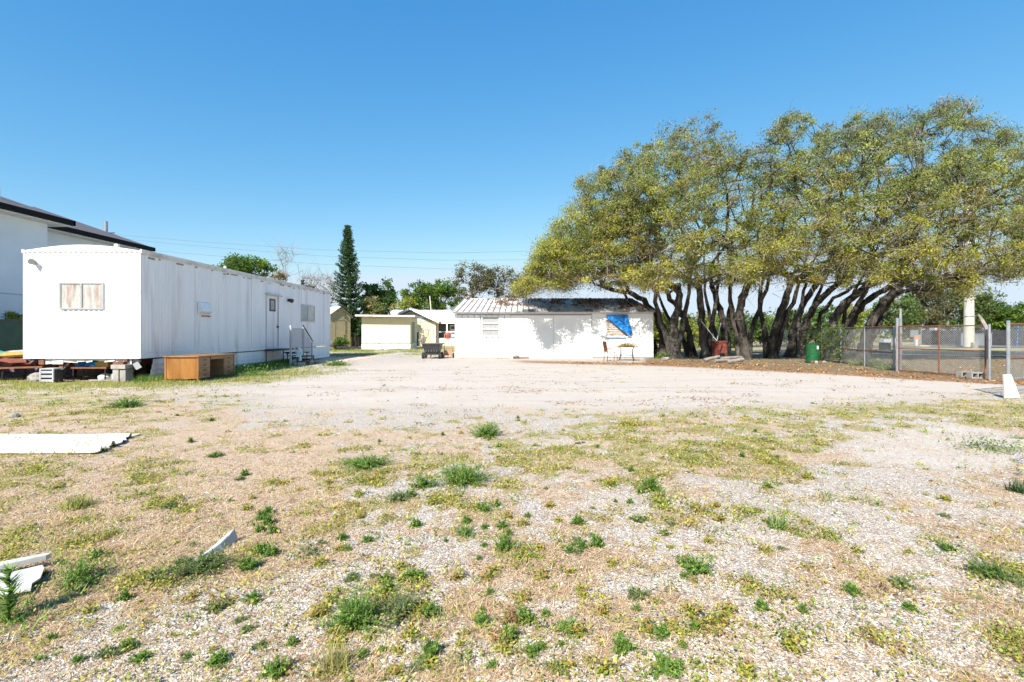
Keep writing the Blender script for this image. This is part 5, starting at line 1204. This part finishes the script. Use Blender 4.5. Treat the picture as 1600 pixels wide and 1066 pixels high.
# ------------------------------------------------------------------ loose sheets and boards in the foreground
sh = MB(); L0, L1 = np.array([-9.6, 5.92]), np.array([-4.82, 6.10]); U0, U1 = np.array([-9.6, 7.02]), np.array([-5.28, 7.2])
nr = 24; N_ = nr*2
V_ = []
xsn = 30
for j in range(N_+1):
    v = j/N_; z = .03+(.045 if j % 12 in (3, 4) else 0)+.035*(1-v)*.4
    a = L0*(1-v)+U0*v; b_ = np.array([-4.86+(-5.22+4.86)*0, 0])
    # torn diagonal right end: from (150,712) to (215,681)
    xe = np.interp(v, [0, .12, .3, .55, .8, 1], [X_(143, 6.05), X_(160, 6.2), X_(172, 6.4), X_(186, 6.65), X_(198, 6.95), X_(216, 7.18)])+.02*math.sin(v*40)
    for i in range(xsn+1):
        u = i/xsn; x = a[0]*(1-u)+xe*u; y = (a[1]+(L1[1]-L0[1])*u*(1-v)+(U1[1]-U0[1])*u*v)
        V_.append((x, y, z+.015*math.sin(u*5)+.02*max(0, u-.85)/.15*math.sin(v*14)**2))
FQ = [(j*(xsn+1)+i, j*(xsn+1)+i+1, (j+1)*(xsn+1)+i+1, (j+1)*(xsn+1)+i) for j in range(N_) for i in range(xsn)]
tp = MB(); tp.v = V_; tp.f = FQ
o = single(tp, 'metal_sheet', M['sheet'], 'long white ribbed metal sheet with a torn pointed end lying on the left', 'metal sheet'); o.modifiers.new('thick', 'SOLIDIFY').thickness = .012
def flat(name, pts, z, th, m, label, cat, tilt=0.0):
    P_ = [G(a, b)[:2] for a, b in pts]
    y0 = min(p[1] for p in P_); vs = [(x, y, z+tilt*(y-y0)) for x, y in P_]+[(x, y, z+th+tilt*(y-y0)) for x, y in P_]; n = len(P_)
    return single(MB().add(vs, [tuple(range(n))[::-1], tuple(range(n, 2*n))]+[(i, (i+1)%n, n+(i+1)%n, n+i) for i in range(n)]), name, m, label, cat)
flat('board', [(-60,916),(22,907),(66,897),(69,902),(63,917),(50,925),(48,935),(28,938),(-60,958)], .035, .008, M['sheet'], 'broken white board lying at the lower left edge', 'board', .03)
flat('board', [(-60,912),(0,905),(72,888),(80,884),(70,884),(0,899),(-60,908)], .05, .03, M['sheet'], 'narrow white edge strip behind the broken white board', 'board')
mb = MB(); pts = [(297,882,.0,.012),(322,872,.01,.03),(338,862,.02,.035),(352,852,.035,.03),(361,846,.06,.015)]
for (a, b) in zip(pts[:-1], pts[1:]):
    A_ = np.array(G(a[0], a[1])); B_ = np.array(G(b[0], b[1]))
    mb.add([(A_[0]-a[3],A_[1]-.01,a[2]),(B_[0]-b[3],B_[1]-.01,b[2]),(B_[0]+.01,B_[1]+.02,b[2]+.02),(A_[0]+.01,A_[1]+.02,a[2]+.02)], [(0,1,2,3)])
    mb.add([(A_[0]+.01,A_[1]+.02,a[2]+.02),(B_[0]+.01,B_[1]+.02,b[2]+.02),(B_[0]+.03,B_[1]+.03,.0),(A_[0]+.03,A_[1]+.03,.0)], [(0,1,2,3)])
o = single(mb, 'torn_shard', M['sheet'], 'pale torn metal shard poking out of the weeds on the left', 'shard'); o.modifiers.new('thick', 'SOLIDIFY').thickness = .004
for (px, py, s, lb) in ((22, 653, .09, 'pale rock behind the white corrugated sheet at the left edge'), (770, 998, .03, 'orange tinted pebble near the bottom centre'), (232, 912, .025, 'reddish pebble left of the grey green weed'), (1478, 660, .07, 'grey stone on the sandy patch at the right')):
    g = G(px, py); single(MB().lump((g[0], g[1], s*.35), (s, s*.7, s*.6), px), 'rock', M['conc'] if s > .05 else M['orange'], lb, 'rock')
for (px, py) in ((1592, 722), (1598, 726), (1588, 745)):
    g = G(px, py); P = rng.normal(size=(26, 3))*.025; P[:,2] = np.abs(P[:,2])+.04; P += np.array(g)
    props(fast_mesh('flower', leaf_quads(P, rng.uniform(.015,.03,26), .7, .4), 4, M['weed'], None, colmix(26, [(.45,.40,.65),(.55,.52,.70),(.10,.2,.05)]), loc=g), 'tiny lilac flower cluster at the right edge of the lot', 'flower', 'lilac flower clusters at the right edge')

# ------------------------------------------------------------------ trees
def grow(trunk, targets, rg, start=0, step=.7, bow=.16, up_pen=0.0):
    """trunk: (k,3) polyline from the ground; joins every target to the nearest node of the growing skeleton"""
    nodes = [np.array(p, float) for p in trunk]; par = [i-1 for i in range(len(nodes))]
    dist = [0.0]
    for i in range(1, len(nodes)): dist.append(dist[-1]+np.linalg.norm(nodes[i]-nodes[i-1]))
    allow0 = max(1, int(len(nodes)*start))
    order = np.argsort(np.linalg.norm(targets-nodes[-1], axis=1)+rg.random(len(targets))*.8)
    A = np.array(nodes); D = np.array(dist)
    tips = []
    for t in order:
        p = targets[t]
        d = np.linalg.norm(A[allow0:]-p, axis=1)
        cost = d+.22*D[allow0:]+up_pen*np.maximum(A[allow0:, 2]-p[2], 0)
        j = int(np.argmin(cost))+allow0; q = A[j]; L_ = np.linalg.norm(p-q); n = max(1, int(L_/step)); prev = j
        side = rg.normal(size=3)*bow*L_; new = []
        for i in range(1, n+1):
            u = i/n; x = q*(1-u)+p*u+side*math.sin(math.pi*u)*.7+(rg.normal(size=3)*.06*step if i < n else 0)
            new.append(x); par.append(prev); prev = len(par)-1; dist.append(dist[par[-1]]+L_/n)
        nodes += new; A = np.concatenate([A, np.array(new)]); D = np.array(dist); tips.append(prev)
    return A, np.array(par), tips
def skeleton_mesh(A, par, ntrunk, r_base, r_top, r_tip, rg, expo=.5, flare=1.5):
    n = len(A); cnt = np.zeros(n); ch = np.zeros(n, int)
    for i in range(n-1, 0, -1):
        if cnt[i] == 0: cnt[i] = 1
        if par[i] >= 0: cnt[par[i]] += cnt[i]
    tot = max(cnt[1], 1); rad = np.maximum(r_tip, r_top*(cnt/tot)**expo); rad = np.minimum(rad, r_top)
    zl = np.linspace(0, 1, ntrunk); tr = r_base*(1-zl)+r_top*zl; rad[:ntrunk] = tr; rad[0] *= flare; 
    if ntrunk > 2: rad[1] *= 1+(flare-1)*.25
    for i in range(1, n): rad[i] = min(rad[i], rad[par[i]])
    V = []; Q = []; base = 0
    i = np.arange(1, n); p = par[1:]
    for k, msk in ((9, rad[1:] > .09), (5, (rad[1:] <= .09) & (rad[1:] > .03)), (3, rad[1:] <= .03)):
        ii_ = i[msk]; pp = p[msk]
        if len(ii_) == 0: continue
        a = A[pp]; b = A[ii_]; d = b-a; L_ = np.linalg.norm(d, axis=1)[:, None]+1e-9; d = d/L_
        a = a-d*np.minimum(rad[pp]*.25, .05)[:, None]; b = b+d*np.minimum(rad[ii_]*.3, .06)[:, None]
        u = np.cross(d, np.array([.13, .21, 1.0])); u /= np.linalg.norm(u, axis=1)[:, None]+1e-9; w = np.cross(d, u)
        an = 2*np.pi*np.arange(k)/k
        wob = 1+(rg.random((len(ii_), k))-.5)*(.34 if k == 9 else .1)
        ring = lambda c, r: c[:, None]+(u[:, None]*np.cos(an)[None, :, None]+w[:, None]*np.sin(an)[None, :, None])*(r[:, None]*wob)[..., None]
        ra = ring(a, rad[pp]); rb = ring(b, rad[ii_]); vv = np.concatenate([ra, rb], 1).reshape(-1, 3)
        o = base+np.arange(len(ii_))*2*k; kk = np.arange(k)
        q = np.stack([o[:, None]+kk, o[:, None]+(kk+1) % k, o[:, None]+k+(kk+1) % k, o[:, None]+k+kk], -1).reshape(-1, 4)
        V.append(vv); Q.append(q); base += len(vv)
    return np.concatenate(V), np.concatenate(Q)
def foliage(centers, per, rad, size, cols, w, rg, flat=.65, clumpjit=.18, aspect=.45, yfun=None, droop=0):
    n = len(centers); R_ = rad*rg.uniform(.4, 1.5, n)
    c = np.repeat(centers, per, axis=0); rr = np.repeat(R_, per)
    off = rg.normal(size=(n*per, 3)); off /= np.linalg.norm(off, axis=1)[:, None]; off *= (rg.random(n*per)**.62)[:, None]
    off *= rr[:, None]*np.array([1, 1, flat])
    if droop: off[:, 2] -= droop*rr*rg.random(n*per)
    q = leaf_quads(c+off, rg.uniform(.45, 1.6, n*per)*size, aspect)
    cols = np.array(cols); k = rg.choice(len(cols), n, p=w); ct = cols[k]*(1+rg.normal(size=(n, 1))*clumpjit)
    if yfun is not None: ct = yfun(centers, ct)
    col_ = np.repeat(ct, per, axis=0); k2 = rg.random(n*per) < .12; alt = cols[rg.choice(len(cols), n*per, p=w)]
    col_[k2] = alt[k2]
    col_ = np.clip(col_*(1+rg.normal(size=(n*per, 1))*.13), .008, .75)
    return q, col_

# --- the oak grove
SKX = [800,822,835,850,880,905,905.1,930,960,1000,1050,1090,1110,1140,1155,1180,1200,1250,1300,1340,1400,1440,1490,1520,1550,1565,1600,1680,1780]
SKY = [452,430,388,358,326,296,266,244,232,200,184,172,152,180,215,208,184,164,186,170,156,152,136,150,176,196,214,232,290]
BTX = [800,830,900,980,1040,1100,1200,1300,1350,1400,1455,1500,1560,1600,1700,1800]
BTY = [466,464,466,466,462,462,460,458,452,446,458,464,456,458,450,440]
oaks = [  # trunk polyline in photo px, depth, base radius, crown centre px, label
 ([(1037,551),(1034,520),(1026,492),(1005,470),(982,456)], 30, 0.218, 905, 'oak leaning over the right end of the shed, leftmost of the grove'),
 ([(1057,556),(1050,528),(1055,500),(1061,470),(1060,445)], 28.5, 0.286, 975, 'thick trunked oak just right of the shed corner, second of the grove'),
 ([(1083,553),(1078,525),(1070,498),(1052,474),(1040,452)], 30.5, 0.218, 1040, 'oak with a left bending trunk behind the second trunk'),
 ([(1102,556),(1099,525),(1095,490),(1094,462),(1090,435)], 29, 0.252, 1105, 'straight dark oak left of the rusty firebox'),
 ([(1133,553),(1131,520),(1129,494),(1118,470),(1112,446)], 30.5, 0.227, 1160, 'forked grey oak directly behind the rusty firebox'),
 ([(1165,560),(1162,530),(1156,498),(1160,468),(1172,440)], 27.8, 0.269, 1225, 'twin stemmed oak right of the log heap'),
 ([(1205,556),(1207,528),(1219,492),(1228,465),(1238,440)], 29, 0.277, 1280, 'gnarled oak left of the green drum with a widened foot'),
 ([(1232,554),(1238,525),(1246,495),(1258,468),(1278,440)], 30, 0.252, 1335, 'gnarled oak nearest behind the left side of the green drum'),
 ([(1252,557),(1256,520),(1263,492),(1285,464),(1312,442)], 29, 0.235, 1385, 'right leaning oak rising behind the green drum'),
 ([(1293,560),(1297,525),(1303,500),(1318,476),(1350,450)], 27.5, 0.269, 1430, 'right leaning oak first to the right of the green drum'),
 ([(1318,557),(1326,520),(1336,490),(1356,470),(1390,448)], 28.5, 0.235, 1480, 'dark right leaning oak second right of the green drum'),
 ([(1347,565),(1353,530),(1361,502),(1382,470),(1412,442)], 26.5, 0.286, 1535, 'rightmost leaning oak of the grove with the strongest lean over the fence'),
 ([(1712,560),(1706,520),(1690,485),(1668,462),(1640,440)], 26.5, .30, 1640, 'oak standing just beyond the right edge whose limbs reach into view'),
 ([(1280,548),(1276,515),(1282,490),(1304,466),(1330,450)], 32, 0.15, 1400, 'slim curved oak stem behind the fence vines')]
crx = np.array([o_[3] for o_ in oaks], float)
NT = 3750; tg = []; own = []
rgo = np.random.default_rng(11)
while len(tg) < NT:
    px = rgo.uniform(812, 1740); top = np.interp(px, SKX, SKY); bt = np.interp(px, BTX, BTY)
    top += (vnoise(np.array([px/17.]), np.array([1.5]), 3)[0]-.35)*(16 if px < 960 else 34)+(vnoise(np.array([px/52.]), np.array([3.5]), 4)[0]-.5)*30; bt += (vnoise(np.array([px/24.]), np.array([7.5]), 6)[0]-.55)*(14 if px < 1010 else 46)
    v = rgo.random()**(.78 if px < 1010 else .92); py = bt-14+(top+10-bt+14)*v
    hfrac = (bt-py)/(bt-top+1e-6)
    Zc = 28.5; half = 5.2*math.sin(math.pi*min(max(.18+hfrac*.75, .05), .97))
    edge = min(1, (px-815)/160); half *= .45+.55*max(edge, 0)
    if px < 1040 and py > 300: Z = rgo.uniform(25.9, 30.5)
    else: Z = Zc-1.0+rgo.uniform(-1, 1)*half
    # airy upper part, gaps by noise
    p = W(px, py, Z)
    g_ = fbm(np.array([p[0]+p[1]*.3]), np.array([p[2]*1.25+p[1]*.2]), .75, 3, 91)[0]
    if g_ < (.37 if px < 1000 else .41)+.09*hfrac: continue
    if hfrac > .7 and rgo.random() < .38: continue
    
    j = int(np.argmin(np.abs(crx-px+rgo.normal()*26))); tg.append(p); own.append(j)
tg = np.array(tg); own = np.array(own)
OAKC = [(.34,.34,.068),(.26,.295,.06),(.42,.41,.075),(.14,.18,.047),(.35,.29,.07),(.27,.21,.075)]
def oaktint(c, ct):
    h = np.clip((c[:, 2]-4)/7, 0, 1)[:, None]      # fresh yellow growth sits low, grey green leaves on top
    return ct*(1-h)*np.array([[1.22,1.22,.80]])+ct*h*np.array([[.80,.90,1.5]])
for j, (poly, Zt, rb, cx_, lab) in enumerate(oaks):
    rg = np.random.default_rng(100+j); pts = [W(px, py, Zt) for px, py in poly]; pts[0][2] = -.02
    fine = []
    for a, b in zip(pts[:-1], pts[1:]):
        for u in np.linspace(0, 1, 4)[:-1]: fine.append(a*(1-u)+b*u+(rg.normal(size=3)*.035 if fine else 0))
    fine.append(pts[-1]); T = tg[own == j]
    low = T[:, 2] > fine[-1][2]*.6; T = T[low]
    A, par, tips = grow(fine, T, rg, start=.55, step=.6, bow=.10)
    root = thing('oak_tree', lab, 'tree', (fine[0][0], fine[0][1], 0), group='live oaks in the grove')
    V, Q = skeleton_mesh(A, par, len(fine), rb*.92, rb*.60, .009, rg, expo=.50, flare=1.55)
    # side stems for the forked ones
    indexed_mesh('trunk', V, Q, M['bark'], root)
    for k in range([1,2,1,1,2,2,2,1,1,1,1,1,0,0][j] if j < 14 else 0):
        sg = 1 if (j+k) % 2 else -1; s0 = fine[1]+np.array([.14*sg, .12, 0]); e = fine[-1]+np.array([sg*rg.uniform(.6, 1.5), rg.uniform(-.8, .8), 2.4])
        m_ = [s0+(e-s0)*u+np.array([.3*math.sin(u*3.1)*sg, .2*math.sin(u*5), 0])+rg.normal(size=3)*.04 for u in np.linspace(0, 1, 12)]; m_[0][2] = .0
        S_ = skeleton_mesh(np.array(m_), np.arange(-1, 11), 12, rb*.62, rb*.14, .03, rg)
        indexed_mesh('stem', S_[0], S_[1], M['bark'], root)
    # bare twigs hanging under the crown
    tw = []; lowt = T[T[:, 2] < np.percentile(T[:, 2], 35)]
    for p in lowt:
        for _ in range(5):
            e = p+rg.normal(size=3)*np.array([.8,.6,.4])+np.array([0,0,-.35]); mdp = (p+e)/2+rg.normal(size=3)*.12; tw += [(p, mdp), (mdp, e)]
    for p in T:
        for _ in range(5): a_ = p+rg.normal(size=3)*.15; tw.append((a_, p+rg.normal(size=3)*.38))
    if tw:
        a = np.array([t[0] for t in tw]); b = np.array([t[1] for t in tw]); s = rg.normal(size=a.shape); s /= np.linalg.norm(s, axis=1)[:, None]
        tri = np.stack([a-s*.013, a+s*.013, b], 1); props(fast_mesh('twigs', tri, 3, M['barkpale'], root), kind='stuff')
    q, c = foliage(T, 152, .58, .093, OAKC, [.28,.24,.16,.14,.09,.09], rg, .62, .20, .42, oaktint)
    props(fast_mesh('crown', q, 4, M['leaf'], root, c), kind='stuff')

def tree(name, label, px, Z, top, bot, wpx, n, per, cols, leaf, rad, trunk_r=.2, group=None, bark='barkgrey', shape='round', seed=0, w=None, trunk_px=None, bare=False, cat='tree'):
    rg = np.random.default_rng(seed+500); s = F/Z
    cx, cz0, cz1 = X_(px, Z), Z_(bot, Z), Z_(top, Z); hw = wpx/2/s; T = []
    lobes = rg.normal(size=(7, 3))*np.array([hw*.45, hw*.35, (cz1-cz0)*.2])
    while len(T) < n:
        u = rg.uniform(-1, 1, 3); 
        if u @ u > 1: continue
        z = cz0+(u[2]+1)/2*(cz1-cz0); t_ = (z-cz0)/(cz1-cz0)
        wx = hw
        if shape == 'cone': wx = hw*(1-t_*.85)
        if shape == 'flat': z = cz0+((cz1-cz0)*(.35+.65*(u[2]+1)/2))
        p = np.array([cx+u[0]*wx, Z+u[1]*wx*.8, z])
        if fbm(np.array([p[0]+seed*7.7]), np.array([p[2]*1.2+p[1]*.4]), 2.2/max(hw, 1), 3, seed)[0] < .42: continue
        T.append(p)
    T = np.array(T); bx_ = X_(trunk_px if trunk_px else px, Z)
    ht = cz0+(cz1-cz0)*.25; tr = [np.array([bx_+(cx-bx_)*u+rg.normal()*.06*(u > 0), Z+rg.normal()*.06*(u > 0), ht*u]) for u in np.linspace(0, 1, 6)]
    A, par, tips = grow(tr, T, rg, .4, 1.0 if hw > 2 else .5, .10)
    root = thing(name, label, cat, (tr[0][0], tr[0][1], 0), group=group)
    V, Q = skeleton_mesh(A, par, len(tr), trunk_r, trunk_r*.7, .012 if not bare else .022, rg, .5, 1.3)
    indexed_mesh('trunk', V, Q, M[bark], root)
    if bare:
        a = np.repeat(T, 7, axis=0); b = a+rg.normal(size=a.shape)*rad+np.array([0, 0, rad*.5]); s_ = rg.normal(size=a.shape); s_ /= np.linalg.norm(s_, axis=1)[:, None]
        props(fast_mesh('twigs', np.stack([a-s_*leaf, a+s_*leaf, b], 1), 3, M[bark], root), kind='stuff')
    if per:
        q, c = foliage(T, per, rad, leaf if not bare else leaf*8, cols, w, rg, .8, .2, .5)
        props(fast_mesh('crown', q, 4, M['leaf'], root, c), kind='stuff')
    return root
BRIGHT = [(.12,.21,.03),(.17,.25,.04),(.07,.14,.025)]; MID = [(.12,.19,.045),(.17,.23,.05),(.08,.12,.035)]; OLIVE = [(.14,.14,.06),(.18,.16,.08),(.09,.10,.045)]
YG = [(.32,.34,.06),(.23,.29,.05),(.36,.34,.09)]
tree('broad_tree', 'flat topped bright green tree above the middle of the mobile home roof', 385, 50, 404, 452, 96, 80, 90, BRIGHT, .22, .62, .2, shape='flat', seed=1)
tree('dry_tree', 'straw coloured leafless bush above the mobile home roof right of the green tree', 430, 48, 425, 458, 34, 30, 60, [(.30,.24,.10),(.22,.17,.08)], .15, .5, .1, seed=2)
tree('bare_tree', 'thin pale leafless tree above the mobile home roof', 446, 55, 378, 470, 50, 60, 0, None, .012, .9, .10, bark='barkpale', seed=3, bare=True)
tree('bare_tree', 'wide leafless tree between the thin bare tree and the pine', 492, 58, 424, 480, 62, 75, 3, OLIVE, .014, 1.0, .14, bark='barkpale', seed=4, bare=True)
tree('bare_tree', 'leafless tree just left of the tall pine', 516, 52, 426, 490, 36, 45, 4, OLIVE, .014, .9, .12, bark='barkgrey', seed=5, bare=True)
tree('bushy_tree', 'dark small tree peeking over the mobile home roof end', 478, 50, 438, 462, 26, 18, 50, OLIVE, .16, .4, .08, seed=6)
tree('bamboo_clump', 'feathery green bamboo right of the tall pine', 592, 52, 433, 505, 52, 95, 90, [(.10,.19,.05),(.15,.24,.07),(.07,.13,.035)], .24, .5, .08, seed=7)
tree('bamboo_clump', 'narrow feathery stem clump touching the pine', 572, 50, 432, 510, 16, 40, 70, [(.09,.17,.06),(.12,.2,.07)], .2, .35, .06, seed=8)
tree('palm_shrub', 'drooping yellow green palm behind the cream shed', 582, 49, 464, 500, 30, 36, 80, [(.22,.26,.08),(.30,.27,.12)], .24, .42, .1, seed=9)
tree('small_tree', 'low dark green bush between tan shed and cream shed', 554, 48, 488, 518, 24, 30, 80, BRIGHT, .14, .4, .08, seed=10)
tree('bushy_tree', 'bright rounded tree left behind the yellow house', 655, 68, 440, 492, 52, 75, 90, BRIGHT, .26, .75, .2, seed=12)
tree('bushy_tree', 'bright rounded tree right behind the yellow house', 692, 70, 436, 492, 64, 95, 90, BRIGHT, .26, .8, .2, seed=13)
tree('bushy_tree', 'low yellow green bush above the yellow house gable', 628, 66, 468, 494, 46, 45, 80, YG, .24, .6, .1, seed=14)
tree('brown_oak', 'brownish sparse tree with airy top behind the white shed ridge', 736, 64, 410, 478, 74, 80, 75, OLIVE, .2, .75, .24, seed=15)
tree('brown_oak', 'olive tree between the airy brown tree and the oak grove', 778, 66, 416, 480, 66, 80, 75, OLIVE+[(.13,.17,.04)], .2, .8, .24, seed=16)
tree('small_tree', 'bright small tree just left of the grove crown edge', 812, 60, 430, 478, 30, 34, 70, BRIGHT+OLIVE, .2, .5, .1, seed=17)
tree('shrub', 'sunlit bush growing over the green fence at the left edge', 20, 18.9, 490, 512, 44, 30, 120, YG+BRIGHT, .07, .18, .05, seed=18, cat='shrub')
tree('shrub', 'green weed bush growing before the tan shed door', 532, 42, 527, 546, 22, 26, 80, BRIGHT, .12, .24, .04, seed=19, cat='shrub')
bsticks = thing('bare_shrub', 'bare brown branching shrub against the yellow house wall', 'shrub', (X_(660, 51), 51, 0))
for k in range(7): MB().tube([(X_(661,51),51,0),(X_(661,51)+(k-3)*.12,51+.1*k,1.2),(X_(661,51)+(k-3)*.30,51,2.4+.15*(k%3))], [.05,.035,.015], 5).build('branch', M['barkgrey'], bsticks)
# tall norfolk pine
np_ = thing('norfolk_pine', 'tall dark narrow conical pine behind the sheds', 'tree', (X_(547, 48), 48, 0)); Zp = 48; bxp = X_(547, Zp); Ht = Z_(351, Zp)
MB().tube([(bxp,Zp,0),(bxp-.05,Zp,Ht*.5),(bxp-.25,Zp,Ht)], [.22,.14,.02], 8).build('trunk', M['barkgrey'], np_)
V = []; C = []; z = 1.3; rg = np.random.default_rng(5); br = []
while z < Ht-.1:
    t_ = z/Ht; rr = 2.15*(1-t_)**.85*rg.uniform(.72, 1.15)+.08; nb_ = 7
    for k in range(nb_):
        a = 2*math.pi*k/nb_+rg.random()*.7; L_ = rr*rg.uniform(.6, 1.25); cx_ = bxp-.25*t_
        m = 26; u = np.linspace(.12, 1, m); curve = z-.10*L_*np.sin(u*3.1)+.32*L_*u**3
        P = np.stack([cx_+math.cos(a)*L_*u, Zp+math.sin(a)*L_*u, curve], 1); br.append((P[0], P[-1]))
        for r2 in range(4):
            P2 = P+rg.normal(size=P.shape)*np.array([.09,.09,.05]); V.append(leaf_quads(P2, np.full(m, .22)*(1.1-.5*t_)*rg.uniform(.7, 1.2, m), .5))
            C.append(colmix(m, [(.05,.10,.04),(.08,.15,.05),(.03,.06,.028)]))
    z += .40*(1-.45*t_)
props(fast_mesh('crown', np.concatenate(V), 4, M['leaf'], np_, np.concatenate(C)), kind='stuff')
# shrubs and trees seen between and beyond the oak trunks
mids = [(1030,40,488,548,40,YG,'yellow green bush just right of the shed corner behind the first oak'),(1062,46,490,545,50,YG,'sunlit yellow green bush between the second and third oaks'),
 (1105,50,486,544,46,YG,'sunlit yellow green bush behind the straight dark oak'),(1146,48,482,545,44,MID,'dark green bush behind the rusty firebox'),
 (1188,52,488,542,48,MID+BRIGHT,'mid green bush between the twin stemmed and gnarled oaks'),(1236,54,484,540,44,MID,'green bush seen between the gnarled oaks'),
 (1290,56,470,538,56,BRIGHT,'bright bush between the right leaning oaks'),(1335,58,474,536,50,YG,'yellow green bush far behind the rightmost oaks')]
for k, (px, Z, tp_, bt_, w_, cc, lb) in enumerate(mids):
    tree('bush', lb, px, Z, tp_, bt_, w_, 60, 80, cc, .2, .55, .08, seed=30+k, cat='bush')
fars = [(1400,78,462,520,66,MID,'rounded tree beyond the far end of the fence'),(1440,80,440,520,80,OLIVE,'olive tree left of the concrete pole in the distance'),(1480,84,432,518,80,MID+OLIVE,'tall mottled tree just left of the concrete pole'),
 (1535,86,452,518,66,MID,'green tree just right of the concrete pole'),(1580,84,474,520,64,BRIGHT,'low bright tree behind the screen fence at the right edge'),(1625,90,470,520,80,MID,'green tree at the far right edge of the view')]
for k, (px, Z, tp_, bt_, w_, cc, lb) in enumerate(fars):
    tree('distant_tree', lb, px, Z, tp_, bt_, w_, 90, 70, cc, .34, 1.0, .2, seed=50+k, cat='tree')
# vines on the fence near the drum
T = np.stack([np.interp(rng.random(150), [0, 1], [0, 1]), rng.random(150), rng.random(150)], 1); P = []
for t_ in T:
    y = 23.5+t_[0]*6.5; x = 14.55+(y-19.5)/(36.5-19.5)*3.85; P.append((x+rng.normal()*.15, y, .15+1.6*t_[1]**1.2))
q, c = foliage(np.array(P), 45, .26, .08, MID+[(.05,.08,.03)], None, rng, .9)
props(fast_mesh('fence_vines', q, 4, M['leaf'], None, c, loc=(14.8, 26, 0)), 'dark green vines tangled over the chain link fence near the drum', 'vines', None, 'stuff')
for (px, py, w_, h_, lb) in ((1360,572,40,14,'bright green low weeds at the foot of the rightmost oak'),(1393,578,44,12,'grey green low bush beside the thick gate post'),(1042,560,34,9,'green weeds at the shed corner under the first oak'),
        (395,588,60,16,'fresh green grass clump beside the desk'),(525,571,34,8,'small green tuft on the pink paver path edge')):
    weed('leafy', px, py, w_, h_, lb, [(.10,.19,.035),(.16,.24,.05)] if 'grey' not in lb else gy_, 1.6)
# small weeds dotted over the lot: three kinds, each copy an object of its own
protos = [weed('feather', 640, 905, 22, 20, 'small feathery green weed dotted on the gravel', dens=.6, group='small feathery weeds dotted over the lot'),
          weed('leafy', 845, 905, 24, 16, 'small yellow green leafy weed dotted on the gravel', yg, .8, 'small leafy weeds dotted over the lot'),
          weed('feather', 905, 850, 20, 14, 'small dusty green weed dotted on the gravel', gy_, .6, 'small dusty weeds dotted over the lot')]
r_ = random.Random(31); placed = 0
while placed < 230:
    px = r_.gauss(740, 380); py = 650+410*r_.random()**.85
    if not (5 < px < 1595): continue
    if px > 1300 and py < 780 and r_.random() < .7: continue
    g_ = G(px, py); src = protos[r_.choice((0, 0, 1, 1, 1, 2))]
    c = src.copy(); col.objects.link(c); k_ = r_.uniform(.4, 1.2)*(.7 if py < 720 else 1)*(.75+.08*g_[1])
    c.location = (g_[0], g_[1], float(gheight(np.array([g_[0]]), np.array([g_[1]]))[0])); c.rotation_euler = (0, 0, r_.random()*6.28); c.scale = (k_, k_, k_*r_.uniform(.7, 1.2)); placed += 1
# distant tree belt
def belt(name, label, Z, x0, x1, tops, n, cols, leaf, rad, per=30):
    rg = np.random.default_rng(int(Z)); X = rg.uniform(x0, x1, n); px = HX+X/Z*F
    h = Z_(np.interp(px, tops[0], tops[1])+rg.uniform(-4, 4, n), Z)*(.8+.3*fbm(X, X*0, .09, 3, 5)); zz = h*rg.random(n)**.8
    P = np.stack([X, Z+rg.uniform(-5, 5, n), zz], 1); q, c = foliage(P, per, rad, leaf, cols, None, rg, .8)
    props(fast_mesh(name, q, 4, M['leaf'], None, c, loc=(0, Z, 0)), label, 'trees', None, 'stuff')
belt('far_tree_belt', 'distant mixed tree belt behind the road and the grove', 100, -40, 190, ([800,1000,1200,1400,1600,2200],[500,498,490,484,492,480]), 2000, MID+OLIVE+BRIGHT, .55, 1.6)
belt('far_tree_belt', 'distant low tree belt behind the houses on the left', 110, -170, 5, ([-400,300,500,800],[470,480,488,492]), 1300, MID+OLIVE, .6, 1.8)
# dead crooked limb propped by the near gate post
single(MB().tube([W(1544,560,15.9), W(1545,530,15.95), W(1541,512,16.0), W(1534,500,16.1), W(1529,492,16.1)], [.05,.07,.06,.05,.03], 7), 'dead_limb', M['barkpale'], 'crooked pale dead limb leaning on the near gate post', 'branch')
